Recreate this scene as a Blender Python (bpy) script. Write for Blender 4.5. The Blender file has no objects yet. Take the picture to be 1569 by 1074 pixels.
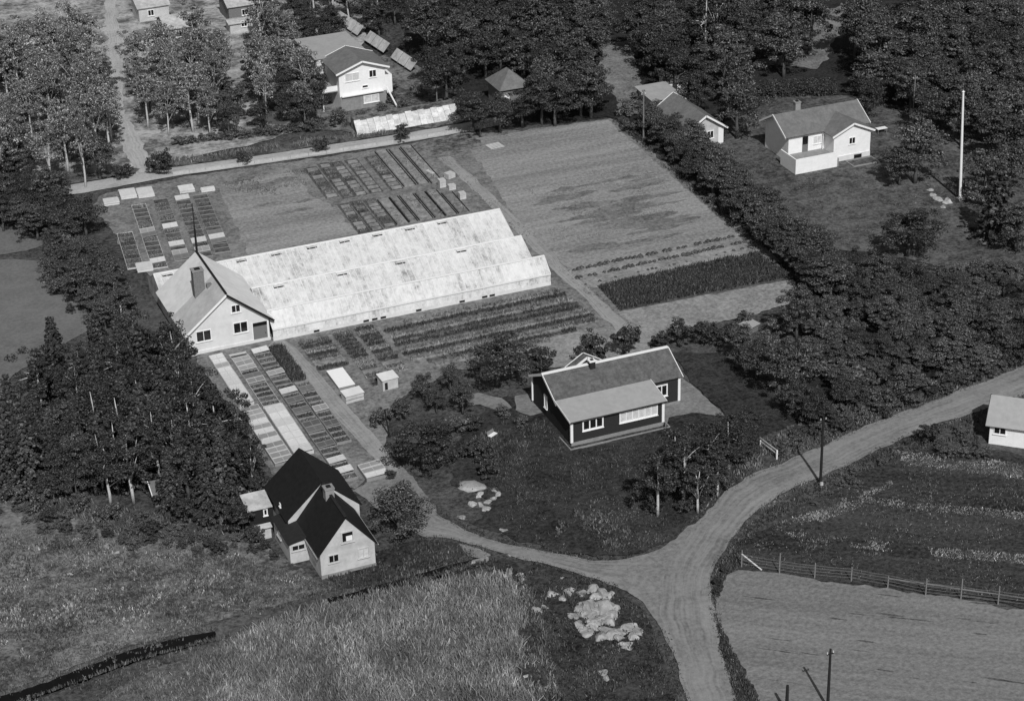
import bpy, bmesh, math, random, re
import numpy as np
from mathutils import Vector as V, Matrix
from mathutils.geometry import tessellate_polygon

scene = bpy.context.scene
col = scene.collection
R = math.radians

# ---------------------------------------------------------------- camera
# world: X runs along the greenhouse, Y away up the beds, Z up, metres
CAM = V((-84.185266,-209.228241,116.0)); IX = V((0.922683,-0.384785,-0.024411)); IY = V((-0.196136,-0.413923,-0.888931)); CZ = V((0.331944,0.824990,-0.457390))
FPX, PCX, PCY = 3300.05, 784.5, 537.0
cd = bpy.data.cameras.new('camera'); cam = bpy.data.objects.new('camera', cd); col.objects.link(cam)
cd.sensor_fit = 'HORIZONTAL'; cd.sensor_width = 36.0; cd.lens = 36.0*FPX/1569.0
cd.clip_start = 1.0; cd.clip_end = 6000.0
m = Matrix((( IX.x, -IY.x, -CZ.x, CAM.x), (IX.y, -IY.y, -CZ.y, CAM.y), (IX.z, -IY.z, -CZ.z, CAM.z), (0, 0, 0, 1)))
cam.matrix_world = m
scene.camera = cam

# ---------------------------------------------------------------- light
SUN_EL = R(45); SUN_DIR = V((.18, 1.0, 0)).normalized()          # shadows fall up the beds
world = bpy.data.worlds.new('World'); scene.world = world; world.use_nodes = True
wn = world.node_tree; wn.nodes.clear()
sky = wn.nodes.new('ShaderNodeTexSky'); sky.sky_type = 'NISHITA'; sky.sun_disc = False
sky.sun_elevation = SUN_EL; sky.sun_rotation = math.pi+.18; sky.dust_density = 1.5
bw = wn.nodes.new('ShaderNodeRGBToBW'); bg = wn.nodes.new('ShaderNodeBackground'); wo = wn.nodes.new('ShaderNodeOutputWorld')
bg.inputs['Strength'].default_value = .065
wn.links.new(sky.outputs[0], bw.inputs[0]); wn.links.new(bw.outputs[0], bg.inputs[0]); wn.links.new(bg.outputs[0], wo.inputs[0])
sl = bpy.data.lights.new('sun', 'SUN'); sl.energy = 3.6; sl.angle = R(.5); sl.color = (1, 1, 1)
so = bpy.data.objects.new('sun', sl); col.objects.link(so); so.location = (0, -60, 120)
d = V((SUN_DIR.x*math.cos(SUN_EL), SUN_DIR.y*math.cos(SUN_EL), -math.sin(SUN_EL)))
so.rotation_euler = d.to_track_quat('-Z', 'Y').to_euler()
scene.view_settings.view_transform = 'Standard'; scene.view_settings.look = 'None'
scene.view_settings.exposure = 0; scene.view_settings.gamma = 1; scene.view_settings.use_curve_mapping = False

# ---------------------------------------------------------------- helpers
def at(x, y, z=0.0):
    d = IX*((x-PCX)/FPX) + IY*((y-PCY)/FPX) + CZ
    p = CAM + d*((z-CAM.z)/d.z)
    return V((p.x, p.y, z))
def P(*pts, z=0.0): return [(at(a, b, z).x, at(a, b, z).y) for a, b in pts]
def lin(s):
    s /= 255.0
    return ((s+.055)/1.055)**2.4 if s > .04 else s/12.92
def alb(s): return lin(s)/.98                                    # reflectance that sunlit level ground shows as grey s
_lat = np.random.RandomState(5).rand(256, 256)
def vnoise(x, y, sc, sd=0):
    x = np.asarray(x)*sc+sd*17.3+900; y = np.asarray(y)*sc+sd*9.1+900
    xi = np.floor(x).astype(int); yi = np.floor(y).astype(int); fx = x-xi; fy = y-yi
    fx = fx*fx*(3-2*fx); fy = fy*fy*(3-2*fy)
    g = lambda a, b: _lat[a % 256, b % 256]
    return (g(xi, yi)*(1-fx)+g(xi+1, yi)*fx)*(1-fy)+(g(xi, yi+1)*(1-fx)+g(xi+1, yi+1)*fx)*fy
def fnoise(x, y, sc, sd=0): return (vnoise(x, y, sc, sd)*.55+vnoise(x, y, sc*2.1, sd+1)*.28+vnoise(x, y, sc*4.3, sd+2)*.17)
def inpoly(x, y, poly):
    x = np.asarray(x); y = np.asarray(y); ins = np.zeros(x.shape, bool); n = len(poly); j = n-1
    for i in range(n):
        xi, yi = poly[i][0], poly[i][1]; xj, yj = poly[j][0], poly[j][1]
        if yi != yj: ins ^= ((yi > y) != (yj > y)) & (x < (xj-xi)*(y-yi)/(yj-yi)+xi)
        j = i
    return ins
def tag(o, label=None, cat=None, group=None, kind=None):
    if label: o['label'] = label
    if cat: o['category'] = cat
    if group: o['group'] = group
    if kind: o['kind'] = kind
    return o
def link(name, me, mat=None, parent=None):
    o = bpy.data.objects.new(name, me); col.objects.link(o)
    if mat and not me.materials: me.materials.append(mat)
    if parent: o.parent = parent
    return o
def thing(name, label, cat, loc=(0, 0, 0), rz=0, group=None):
    o = bpy.data.objects.new(name, None); col.objects.link(o); o.empty_display_size = .3
    o.location = loc; o.rotation_euler = (0, 0, rz)
    return tag(o, label, cat, group)
def copy_tree(o, parent=None):
    c = o.copy(); col.objects.link(c); c.parent = parent
    for ch in list(o.children): copy_tree(ch, c)
    return c
class MB:
    def __init__(s): s.v = []; s.f = []
    def add(s, vs, fs):
        b = len(s.v); s.v += [tuple(v) for v in vs]; s.f += [tuple(b+i for i in f) for f in fs]; return s
    def box(s, x0, x1, y0, y1, z0, z1):
        return s.add([(x0, y0, z0), (x1, y0, z0), (x1, y1, z0), (x0, y1, z0), (x0, y0, z1), (x1, y0, z1), (x1, y1, z1), (x0, y1, z1)],
                     [(0, 3, 2, 1), (4, 5, 6, 7), (0, 1, 5, 4), (1, 2, 6, 5), (2, 3, 7, 6), (3, 0, 4, 7)])
    def slab(s, a, b, c, e, t):                                   # four corners of the upper face (counter-clockwise from above), thickness t
        a, b, c, e = map(V, (a, b, c, e)); n = (b-a).cross(e-a).normalized()
        q = [a, b, c, e]; lo = [p-n*t for p in q]
        return s.add(lo+q, [(0, 3, 2, 1), (4, 5, 6, 7), (0, 1, 5, 4), (1, 2, 6, 5), (2, 3, 7, 6), (3, 0, 4, 7)])
    def beam(s, p, q, w, h, up=(0, 0, 1)):
        p, q = V(p), V(q); d = (q-p).normalized(); u = V(up)
        if abs(d.dot(u)) > .98: u = V((0, 1, 0))
        r = d.cross(u).normalized()*w/2; u = r.cross(d).normalized()*h/2
        vs = [p-r-u, p+r-u, p+r+u, p-r+u, q-r-u, q+r-u, q+r+u, q-r+u]
        return s.add(vs, [(0, 1, 2, 3), (7, 6, 5, 4), (0, 4, 5, 1), (1, 5, 6, 2), (2, 6, 7, 3), (3, 7, 4, 0)])
    def tube(s, pts, rad, n=6):
        b = len(s.v); pts = [V(p) for p in pts]
        for i, p in enumerate(pts):
            d = (pts[min(i+1, len(pts)-1)]-pts[max(i-1, 0)]).normalized(); u = V((1, 0, 0)) if abs(d.x) < .9 else V((0, 1, 0))
            a = d.cross(u).normalized(); c = d.cross(a)
            for k in range(n):
                t = 2*math.pi*k/n; s.v.append(tuple(p+(a*math.cos(t)+c*math.sin(t))*rad[i]))
        for i in range(len(pts)-1):
            for k in range(n):
                k2 = (k+1) % n; s.f.append((b+i*n+k, b+i*n+k2, b+(i+1)*n+k2, b+(i+1)*n+k))
        s.f.append(tuple(b+k for k in range(n))[::-1]); s.f.append(tuple(b+(len(pts)-1)*n+k for k in range(n)))
        return s
    def prism(s, poly, y0, y1):                                   # polygon in (x,z) pushed along y
        n = len(poly); vs = [(x, y0, z) for x, z in poly]+[(x, y1, z) for x, z in poly]
        return s.add(vs, [tuple(range(n)), tuple(range(2*n-1, n-1, -1))]+[(i, i+n, (i+1) % n+n, (i+1) % n) for i in range(n)])
    def prismx(s, poly, x0, x1):                                  # polygon in (y,z) pushed along x
        n = len(poly); vs = [(x0, y, z) for y, z in poly]+[(x1, y, z) for y, z in poly]
        return s.add(vs, [tuple(range(n))[::-1], tuple(range(n, 2*n))]+[(i, (i+1) % n, (i+1) % n+n, i+n) for i in range(n)])
    def mesh(s, name, smooth=False):
        me = bpy.data.meshes.new(name); me.from_pydata(s.v, [], s.f)
        bm = bmesh.new(); bm.from_mesh(me); bmesh.ops.recalc_face_normals(bm, faces=bm.faces); bm.to_mesh(me); bm.free()
        if smooth: me.polygons.foreach_set('use_smooth', [True]*len(me.polygons))
        me.update(); return me
    def build(s, name, mat, parent=None, smooth=False): return link(name, s.mesh(name, smooth), mat, parent)
def raw_mesh(name, verts, faces):                                 # fast: numpy verts (n,3), faces (m,k)
    me = bpy.data.meshes.new(name); k = faces.shape[1]
    me.vertices.add(len(verts)); me.vertices.foreach_set('co', np.ascontiguousarray(verts, np.float32).ravel())
    me.loops.add(faces.size); me.loops.foreach_set('vertex_index', np.ascontiguousarray(faces, np.int32).ravel())
    me.polygons.add(len(faces)); me.polygons.foreach_set('loop_start', np.arange(0, faces.size, k, dtype=np.int32))
    me.polygons.foreach_set('loop_total', np.full(len(faces), k, np.int32))
    me.update(calc_edges=True); me.validate(); return me

# ---------------------------------------------------------------- materials (the photograph is black and white: every colour is a grey)
def nodes(name, rough=.9, spec=.2):
    m = bpy.data.materials.new(name); m.use_nodes = True; nt = m.node_tree; b = nt.nodes['Principled BSDF']
    b.inputs['Roughness'].default_value = rough; b.inputs['Specular IOR Level'].default_value = spec
    return m, nt, b
def noise(nt, vec, sc, det=3, rough=.6):
    n = nt.nodes.new('ShaderNodeTexNoise'); n.inputs['Scale'].default_value = sc; n.inputs['Detail'].default_value = det
    n.inputs['Roughness'].default_value = rough; nt.links.new(vec, n.inputs['Vector']); return n.outputs['Fac']
def mathn(nt, op, a, b=None):
    n = nt.nodes.new('ShaderNodeMath'); n.operation = op
    for i, q in enumerate((a, b)):
        if q is None: continue
        if isinstance(q, (int, float)): n.inputs[i].default_value = q
        else: nt.links.new(q, n.inputs[i])
    return n.outputs[0]
def ramp(nt, fac, stops):
    n = nt.nodes.new('ShaderNodeValToRGB'); e = n.color_ramp.elements
    while len(e) < len(stops): e.new(.5)
    for k, (p, v) in zip(e, stops): k.position = p; k.color = (v, v, v, 1)
    nt.links.new(fac, n.inputs[0]); return n.outputs[0]
def posn(nt, rot=0, sc=(1, 1, 1), kind='pos'):
    if kind == 'pos': o = nt.nodes.new('ShaderNodeNewGeometry').outputs['Position']
    else: o = nt.nodes.new('ShaderNodeTexCoord').outputs['Object']
    if rot or sc != (1, 1, 1):
        r = nt.nodes.new('ShaderNodeVectorRotate'); r.rotation_type = 'Z_AXIS'; r.inputs['Angle'].default_value = rot; nt.links.new(o, r.inputs['Vector'])
        q = nt.nodes.new('ShaderNodeVectorMath'); q.operation = 'MULTIPLY'; q.inputs[1].default_value = sc; nt.links.new(r.outputs[0], q.inputs[0]); o = q.outputs[0]
    return o
def bump(nt, b, h, dist, st=1.0):
    n = nt.nodes.new('ShaderNodeBump'); n.inputs['Distance'].default_value = dist; n.inputs['Strength'].default_value = st
    nt.links.new(h, n.inputs['Height']); nt.links.new(n.outputs[0], b.inputs['Normal'])
def gmat(name, dark, light, big=.08, mid=.55, fine=1.9, rot=0, sc=(1, 1, 1), wts=(.36, .36, .62), bmp=.12, spread=.13):
    m, nt, b = nodes(name, .95, .1); p = posn(nt, rot, sc); q = posn(nt)
    a1 = mathn(nt, 'MULTIPLY', noise(nt, p, big, 4), wts[0]); a2 = mathn(nt, 'MULTIPLY', noise(nt, p, mid, 5, .65), wts[1]); f = noise(nt, q, min(fine, 2.2), 3, .7)
    s = mathn(nt, 'SUBTRACT', mathn(nt, 'ADD', mathn(nt, 'ADD', a1, a2), mathn(nt, 'MULTIPLY', f, wts[2])), (sum(wts)-1)/2)
    nt.links.new(ramp(nt, s, [(.5-spread, alb(dark)), (.5+spread, alb(light))]), b.inputs['Base Color'])
    bump(nt, b, f, bmp); return m
def pmat(name, v, var=.12, sc=2.0, rough=.7, spec=.3, bmp=0, rand=0, dirt=0):
    m, nt, b = nodes(name, rough, spec); p = posn(nt, kind='obj'); f = noise(nt, p, sc, 5, .65)
    c = ramp(nt, f, [(.25, v*(1-var)), (.75, v*(1+var))])
    if dirt:
        g = noise(nt, p, sc*.35, 6, .75); k = nt.nodes.new('ShaderNodeMixRGB'); k.blend_type = 'MULTIPLY'; k.inputs[0].default_value = 1
        nt.links.new(c, k.inputs[1]); nt.links.new(ramp(nt, g, [(.38, 1-dirt), (.6, 1)]), k.inputs[2]); c = k.outputs[0]
    if rand:
        oi = nt.nodes.new('ShaderNodeObjectInfo'); k = nt.nodes.new('ShaderNodeMixRGB'); k.blend_type = 'MULTIPLY'; k.inputs[0].default_value = 1
        nt.links.new(c, k.inputs[1]); nt.links.new(ramp(nt, oi.outputs['Random'], [(0, 1-rand), (1, 1+rand)]), k.inputs[2]); c = k.outputs[0]
    nt.links.new(c, b.inputs['Base Color'])
    if bmp: bump(nt, b, f, bmp)
    return m
def leafmat(name, v, isl=.45, ob=.2, big=0):
    m, nt, b = nodes(name, .65, .25); g = nt.nodes.new('ShaderNodeNewGeometry'); oi = nt.nodes.new('ShaderNodeObjectInfo')
    a = ramp(nt, g.outputs['Random Per Island'], [(0, v*(1-isl)), (.72, v*.95), (1, v*(1+2.6*isl))]); c = ramp(nt, oi.outputs['Random'], [(0, 1-ob), (1, 1+ob)])  # top stop paints sun glints into the colour of scattered leaves
    k = nt.nodes.new('ShaderNodeMixRGB'); k.blend_type = 'MULTIPLY'; k.inputs[0].default_value = 1; nt.links.new(a, k.inputs[1]); nt.links.new(c, k.inputs[2]); o = k.outputs[0]
    if big:
        f = noise(nt, posn(nt), big, 4); k = nt.nodes.new('ShaderNodeMixRGB'); k.blend_type = 'MULTIPLY'; k.inputs[0].default_value = 1
        nt.links.new(o, k.inputs[1]); nt.links.new(ramp(nt, f, [(.35, .55), (.65, 1.35)]), k.inputs[2]); o = k.outputs[0]
    nt.links.new(o, b.inputs['Base Color'])
    t = nt.nodes.new('ShaderNodeBsdfTranslucent'); mx = nt.nodes.new('ShaderNodeMixShader'); mx.inputs[0].default_value = .12
    nt.links.new(o, t.inputs[0]); nt.links.new(b.outputs[0], mx.inputs[1]); nt.links.new(t.outputs[0], mx.inputs[2])
    nt.links.new(mx.outputs[0], nt.nodes['Material Output'].inputs['Surface']); return m
def roadmat(name, base, tracks=True):
    m, nt, b = nodes(name, .95, .1); uv = nt.nodes.new('ShaderNodeUVMap'); sx = nt.nodes.new('ShaderNodeSeparateXYZ'); nt.links.new(uv.outputs[0], sx.inputs[0])
    p = posn(nt); wob = mathn(nt, 'MULTIPLY', mathn(nt, 'SUBTRACT', noise(nt, p, .12, 3), .5), .16)
    u = mathn(nt, 'ADD', sx.outputs['X'], wob)
    st = nt.nodes.new('ShaderNodeCombineXYZ'); nt.links.new(mathn(nt, 'MULTIPLY', u, 9), st.inputs[0]); nt.links.new(mathn(nt, 'MULTIPLY', sx.outputs['Y'], .06), st.inputs[1])
    s1 = noise(nt, st.outputs[0], 1.2, 4, .6); f = noise(nt, p, 2.0, 4, .75); g = noise(nt, p, .25, 4)
    s = mathn(nt, 'ADD', mathn(nt, 'ADD', mathn(nt, 'MULTIPLY', s1, .4), mathn(nt, 'MULTIPLY', f, .3)), mathn(nt, 'MULTIPLY', g, .3))
    nt.links.new(ramp(nt, s, [(.38, alb(base-26)), (.5, alb(base)), (.62, alb(base+14))]), b.inputs['Base Color']); bump(nt, b, f, .05); return m

def washmat(name, v):
    """whitewashed glass: blotches and run marks laid over the whole house, not per pane"""
    m, nt, b = nodes(name, .42, .4); p = posn(nt, 0, (1.5, .8, .8)); q = posn(nt); oi = nt.nodes.new('ShaderNodeObjectInfo')
    s = mathn(nt, 'ADD', mathn(nt, 'MULTIPLY', noise(nt, p, 1.0, 6, .75), .5), mathn(nt, 'ADD', mathn(nt, 'MULTIPLY', noise(nt, q, .22, 4), .25), mathn(nt, 'MULTIPLY', noise(nt, q, 2.8, 5, .8), .25)))
    s = mathn(nt, 'ADD', s, mathn(nt, 'MULTIPLY', mathn(nt, 'SUBTRACT', oi.outputs['Random'], .5), .06))
    nt.links.new(ramp(nt, s, [(.39, v*.42), (.45, v*.80), (.51, v), (.6, v*1.18)]), b.inputs['Base Color']); return m

# ================================================================ SETTING
def struct(o, kind='structure'): o['kind'] = kind; return o
def resample(pts, step, closed=True):
    out = []; n = len(pts)
    for i in range(n if closed else n-1):
        a = V((*pts[i][:2],)); b = V((*pts[(i+1) % n][:2],)); k = max(1, int((b-a).length/step))
        out += [a+(b-a)*(j/k) for j in range(k)]
    if not closed: out.append(V((*pts[-1][:2],)))
    return out
def sheet(name, poly, mat, z, jit=.35, step=.5, jsc=.6):
    pts = resample(poly, step); n = len(pts); q = []
    for i, p in enumerate(pts):
        t = (pts[(i+1) % n]-pts[i-1]); nn = V((t.y, -t.x)).normalized() if t.length else V((0, 0))
        q.append(p+nn*float((fnoise(p.x, p.y, jsc, 3)-.5)*2.6*jit))
    vs = [V((p.x, p.y, z)) for p in q]; tri = tessellate_polygon([vs])
    me = bpy.data.meshes.new(name); me.from_pydata([tuple(v) for v in vs], [], [tuple(t) for t in tri])
    bm = bmesh.new(); bm.from_mesh(me)
    for f in bm.faces:
        if f.normal.z < 0: f.normal_flip()
    bm.to_mesh(me); bm.free()
    return struct(link(name, me, mat))
def smooth_line(pts, step=.8):
    P4 = [V(p[:2]) for p in pts]; P4 = [P4[0]*2-P4[1]]+P4+[P4[-1]*2-P4[-2]]; out = []
    for i in range(1, len(P4)-2):
        k = max(2, int((P4[i+1]-P4[i]).length/step))
        for j in range(k):
            t = j/k; a, b, c, e = P4[i-1:i+3]
            out.append(.5*((2*b)+(c-a)*t+(2*a-5*b+4*c-e)*t*t+(3*b-a-3*c+e)*t**3))
    out.append(P4[-2]); return out
def along(line, n):
    L = [0]
    for a, b in zip(line, line[1:]): L.append(L[-1]+(b-a).length)
    return [V((float(np.interp(t, L, [p.x for p in line])), float(np.interp(t, L, [p.y for p in line])))) for t in np.linspace(0, L[-1], n)], L[-1]
def ribbon(name, left, right, mat, z, jit=.25):
    l, L = along(smooth_line(left), 4); n = int(L/.6); l, _ = along(smooth_line(left), n); r, _ = along(smooth_line(right), n)
    vs, uv, fs = [], [], []
    for i in range(n):
        a, b = l[i], r[i]; nn = (a-b).normalized()
        a = a+nn*float((fnoise(a.x, a.y, .5, 4)-.5)*2.4*jit); b = b+nn*float((fnoise(b.x, b.y, .5, 9)-.5)*2.4*jit)
        for j in range(5):
            t = j/4; p = a+(b-a)*t; vs.append((p.x, p.y, z+.05*math.sin(math.pi*t))); uv.append((t, i*L/n))
    for i in range(n-1):
        for j in range(4): fs.append((i*5+j, i*5+j+1, i*5+6+j, i*5+5+j))
    me = bpy.data.meshes.new(name); me.from_pydata(vs, [], fs); ul = me.uv_layers.new(name='UVMap')
    for k, lp in enumerate(me.loops): ul.data[k].uv = uv[lp.vertex_index]
    bm = bmesh.new(); bm.from_mesh(me)
    for f in bm.faces:
        if f.normal.z < 0: f.normal_flip()
    bm.to_mesh(me); bm.free()
    return struct(link(name, me, mat))

DITCH = [(-90, -45.5)]+P((0, 1074), (100, 1040), (200, 1003), (330, 968))
DITCH2 = P((505, 920), (560, 906), (645, 882), (735, 855))
def seg_dist(x, y, line):
    dmin = np.full(np.shape(x), 1e9)
    for (ax, ay), (bx, by) in zip(line, line[1:]):
        dx, dy = bx-ax, by-ay; t = np.clip(((x-ax)*dx+(y-ay)*dy)/(dx*dx+dy*dy), 0, 1)
        dmin = np.minimum(dmin, np.hypot(x-ax-t*dx, y-ay-t*dy))
    return dmin
def ground_h(x, y):
    x = np.asarray(x, float); y = np.asarray(y, float)
    h = -.22*fnoise(x, y, .22, 6)
    w = .25*(fnoise(x, y, .4, 12)-.5)
    for ln, dep, wd in ((DITCH, 1.15, .62), (DITCH2, .8, .42)):
        dd = seg_dist(x+w, y+w, ln); h = h-dep*np.clip((wd+.45-dd)/.55, 0, 1)
    return h
xs = np.concatenate([[-900, -500, -300, -200, -140, -110], np.arange(-95, 46, .55), np.arange(47, 150, 2.5), [165, 200, 260, 400, 900]])
ys = np.concatenate([[-600, -300, -180, -130, -110], np.arange(-100, -35, .42), np.arange(-35, 20, 1.1), np.arange(20, 190, 2.5), [200, 240, 300, 420, 700, 1500]])
gx, gy = np.meshgrid(xs, ys); nx, ny = len(xs), len(ys)
vv = np.stack([gx, gy, ground_h(gx, gy)], -1).reshape(-1, 3)
ii = (np.arange(ny-1)[:, None]*nx+np.arange(nx-1)[None]).ravel()
gm = raw_mesh('ground', vv, np.stack([ii, ii+1, ii+nx+1, ii+nx], -1))
M = {}
M['ground'] = gmat('rough_grass', 40, 92, big=.06, mid=.5, fine=2.6, bmp=.25)
struct(link('ground', gm, M['ground']))

M['lawn_dark'] = gmat('shaded_lawn', 26, 68, big=.15, mid=.7, fine=3, bmp=.2)  # dark grass of the cottage and side lawns, its own tone
M['lawn'] = gmat('lawn', 50, 104, big=.1, mid=.6, fine=1.9, bmp=.2, wts=(.4, .6, .6))
M['meadow'] = gmat('meadow_grass', 58, 128, big=.09, mid=.55, fine=1.8, bmp=.25, wts=(.5, .7, .6))
M['meadow_pale'] = gmat('dry_meadow', 84, 134, big=.1, mid=.4, fine=2.4, bmp=.15)
M['hayfield'] = gmat('mown_meadow', 28, 76, big=.12, mid=.5, fine=2.4, rot=R(35), sc=(.16, 1.2, 1), bmp=.2)
M['tilled'] = gmat('tilled_field', 98, 132, big=.1, mid=.6, fine=3, rot=R(36), sc=(.07, 1.3, 1), bmp=.08)
M['field'] = gmat('garden_field', 106, 152, big=.09, mid=.5, fine=3, rot=R(2), sc=(.12, 1, 1), bmp=.08)
M['soil'] = gmat('nursery_soil', 84, 134, big=.2, mid=.8, fine=4, bmp=.1)
M['soil_dark'] = gmat('dark_soil', 52, 98, big=.25, mid=.9, fine=4, bmp=.12)
M['soil_pale'] = gmat('dry_soil', 106, 150, big=.2, mid=.8, fine=4, bmp=.08)
M['gravel_yard'] = gmat('gravel', 102, 132, big=.2, mid=.8, fine=5, bmp=.05)
M['forest_floor'] = gmat('forest_floor', 86, 172, big=.10, mid=.4, fine=1.6, bmp=.2, spread=.10, wts=(.5, .4, .2))
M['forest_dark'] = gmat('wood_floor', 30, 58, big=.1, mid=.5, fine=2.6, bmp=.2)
M['leftfield'] = gmat('smooth_field', 92, 112, big=.05, mid=.4, fine=3, bmp=.06)
M['road'] = roadmat('gravel_road', 124)
M['path'] = roadmat('path_gravel', 140)
M['lane'] = roadmat('lane_gravel', 162)
M['weedy'] = gmat('weedy_soil', 80, 128, big=.2, mid=.7, fine=2.4, bmp=.12)
M['rock_ground'] = gmat('rocky_ground', 24, 76, big=.2, mid=.8, fine=3, bmp=.25)
M['reed_ground'] = gmat('reed_ground', 60, 110, big=.15, mid=.7, fine=3, bmp=.2)

# lower left
sheet('meadow', P((-60, 780), (0, 760), (110, 790), (190, 822), (330, 830), (400, 830), (470, 880), (515, 900), (330, 954), (200, 988), (100, 1024), (-60, 1078)), M['meadow'], .006, .35, 1.0, .3)
sheet('dry_meadow', P((-60, 800), (20, 790), (70, 830), (60, 880), (20, 905), (-60, 900)), M['meadow_pale'], .012, 1.6, 1.0, .3)
sheet('reed_bed', P((340, 985), (470, 940), (600, 912), (690, 892), (790, 884), (810, 940), (800, 1000), (820, 1074), (840, 1140), (60, 1140), (200, 1040)), M['reed_ground'], .006, .4, .8, .5)
sheet('bare_bank', P((100, 830), (150, 815), (215, 835), (300, 835), (285, 845), (200, 850), (185, 870), (140, 865)), M['meadow_pale'], .014, .8, .6, .4)
sheet('rough_ground', P((748, 866), (770, 852), (900, 885), (985, 930), (1005, 970), (1040, 1074), (1050, 1140), (830, 1140), (790, 1000), (800, 940), (785, 882)), M['rock_ground'], .012, .45, .8, .4)
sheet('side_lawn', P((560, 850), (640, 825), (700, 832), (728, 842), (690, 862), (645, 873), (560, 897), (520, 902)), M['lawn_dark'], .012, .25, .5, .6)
# road side and right
sheet('hay_meadow', P((1105, 870), (1140, 830), (1200, 790), (1290, 735), (1400, 690), (1540, 690), (1660, 720), (1660, 945), (1569, 930), (1400, 905), (1240, 885), (1120, 870)), M['hayfield'], .006, .6, .8, .4)
sheet('tilled_field', P((1112, 882), (1130, 872), (1250, 888), (1400, 908), (1569, 935), (1680, 950), (1680, 1190), (1150, 1190), (1132, 1074), (1112, 1000), (1098, 945), (1100, 905)), M['tilled'], .014, .45, .5, .6)
sheet('verge', P((1088, 930), (1098, 945), (1118, 990), (1140, 1030), (1160, 1074), (1175, 1120), (1140, 1120), (1112, 1015), (1096, 955)), M['rock_ground'], .02, .5, .4, .8)
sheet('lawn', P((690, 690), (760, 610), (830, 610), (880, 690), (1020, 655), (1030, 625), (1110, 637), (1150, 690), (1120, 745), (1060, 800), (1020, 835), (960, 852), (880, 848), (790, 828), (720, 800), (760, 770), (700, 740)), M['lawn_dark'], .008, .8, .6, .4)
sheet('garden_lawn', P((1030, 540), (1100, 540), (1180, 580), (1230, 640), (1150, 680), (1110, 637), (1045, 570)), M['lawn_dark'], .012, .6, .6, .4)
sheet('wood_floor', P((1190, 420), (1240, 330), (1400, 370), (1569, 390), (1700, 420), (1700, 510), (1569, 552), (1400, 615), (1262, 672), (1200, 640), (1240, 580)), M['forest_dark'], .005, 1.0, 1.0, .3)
sheet('villa_lawn', P((1070, 240), (1160, 190), (1185, 140), (1330, 150), (1480, 210), (1600, 240), (1620, 420), (1440, 410), (1330, 385), (1250, 380), (1180, 330)), M['lawn'], .009, 1.0, 1.0, .3)
# nursery
sheet('nursery_ground', P((140, 318), (150, 300), (270, 273), (500, 240), (610, 224), (705, 205), (800, 200), (935, 182), (1235, 425), (1205, 465), (1000, 525), (880, 562), (700, 565), (600, 620), (590, 700), (545, 750), (420, 728), (300, 550), (232, 425)), M['soil'], .003, .5, .6, .6)
sheet('tilled_plot', P((712, 214), (800, 202), (932, 184), (945, 196), (1128, 357), (1130, 360), (872, 412), (850, 398), (790, 335)), M['field'], .008, .3, .5, .7)
sheet('crop_soil', P((866, 411), (1128, 357), (1170, 378), (1160, 388), (918, 440), (895, 440)), M['soil_pale'], .014, .25, .5, .8)
sheet('crop_plot', P((916, 438), (1156, 389), (1216, 424), (1212, 428), (950, 477)), M['soil_dark'], .02, .2, .5, .8)
sheet('bare_strip', P((945, 478), (1215, 428), (1225, 450), (1200, 468), (1130, 490), (1050, 500), (1000, 520), (975, 505)), M['soil_pale'], .016, .5, .5, .6)
sheet('dry_plot', P((780, 530), (830, 512), (935, 500), (1000, 520), (985, 545), (870, 560), (760, 572)), M['soil_pale'], .016, .4, .5, .7)
sheet('nursery_yard', P((418, 522), (850, 440), (930, 500), (830, 520), (700, 560), (640, 580), (590, 610), (560, 640), (520, 610), (450, 535)), M['soil'], .008, .3, .5, .7)
sheet('nursery_yard', P((300, 548), (420, 524), (470, 580), (570, 690), (580, 715), (545, 745), (470, 720), (420, 725)), M['soil'], .010, .3, .5, .7)
sheet('nursery_yard', P((150, 320), (180, 292), (330, 275), (430, 262), (470, 250), (690, 222), (770, 318), (560, 362), (390, 392), (330, 402), (240, 420), (200, 400)), M['soil'], .010, .5, .6, .6)
sheet('rough_plot', P((335, 290), (440, 258), (480, 300), (515, 320), (548, 360), (430, 388), (380, 390)), M['field'], .016, .6, .5, .6)
sheet('weedy_corner', P((625, 222), (712, 205), (745, 222), (712, 232), (680, 240), (650, 245)), M['meadow'], .018, .4, .4, .8)
wr = random.Random(21)
def streak(name, cx, cy, L, w, z, mat, rot=0):                            # a lens of weeds drawn out along the rows
    pts = [(cx+L*(t-.5), cy-w*math.sin(math.pi*t)*wr.uniform(.6, 1.1)) for t in np.linspace(0, 1, 9)]+[(cx+L*(t-.5), cy+w*math.sin(math.pi*t)*wr.uniform(.6, 1.1)) for t in np.linspace(1, 0, 9)[1:-1]]
    c_, s_ = math.cos(rot), math.sin(rot); pts = [(cx+(x-cx)*c_-(y-cy)*s_, cy+(x-cx)*s_+(y-cy)*c_) for x, y in pts]
    sheet(name, pts, mat, z, .35 if w > .3 else .1, .4, .9)
for i in range(26):
    px, py = wr.uniform(0, 1), wr.uniform(0, 1); y = 20.5+py*22; x = 19.5+(y-20)*.12+px*17; L = wr.uniform(4, 11)
    streak('weed_streak', min(x, 40-L/2), y, L, wr.uniform(.35, 1.1), .0105+i*.0004, M['weedy'])
for i in range(16):
    y = 27+wr.uniform(0, 8); L = wr.uniform(5, 11); streak('weed_streak', min(24+wr.uniform(0, 12), 39.5-L/2), y, L, wr.uniform(.5, 1.2), .0225+i*.0004, M['weedy'])
for i in range(6):
    q = at(970+wr.uniform(-22, 22), 270+wr.uniform(-14, 10)); streak('bare_soil_streak', q.x, q.y, wr.uniform(2.5, 5), wr.uniform(.4, .9), .0295+i*.0004, M['soil_pale'])
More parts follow.
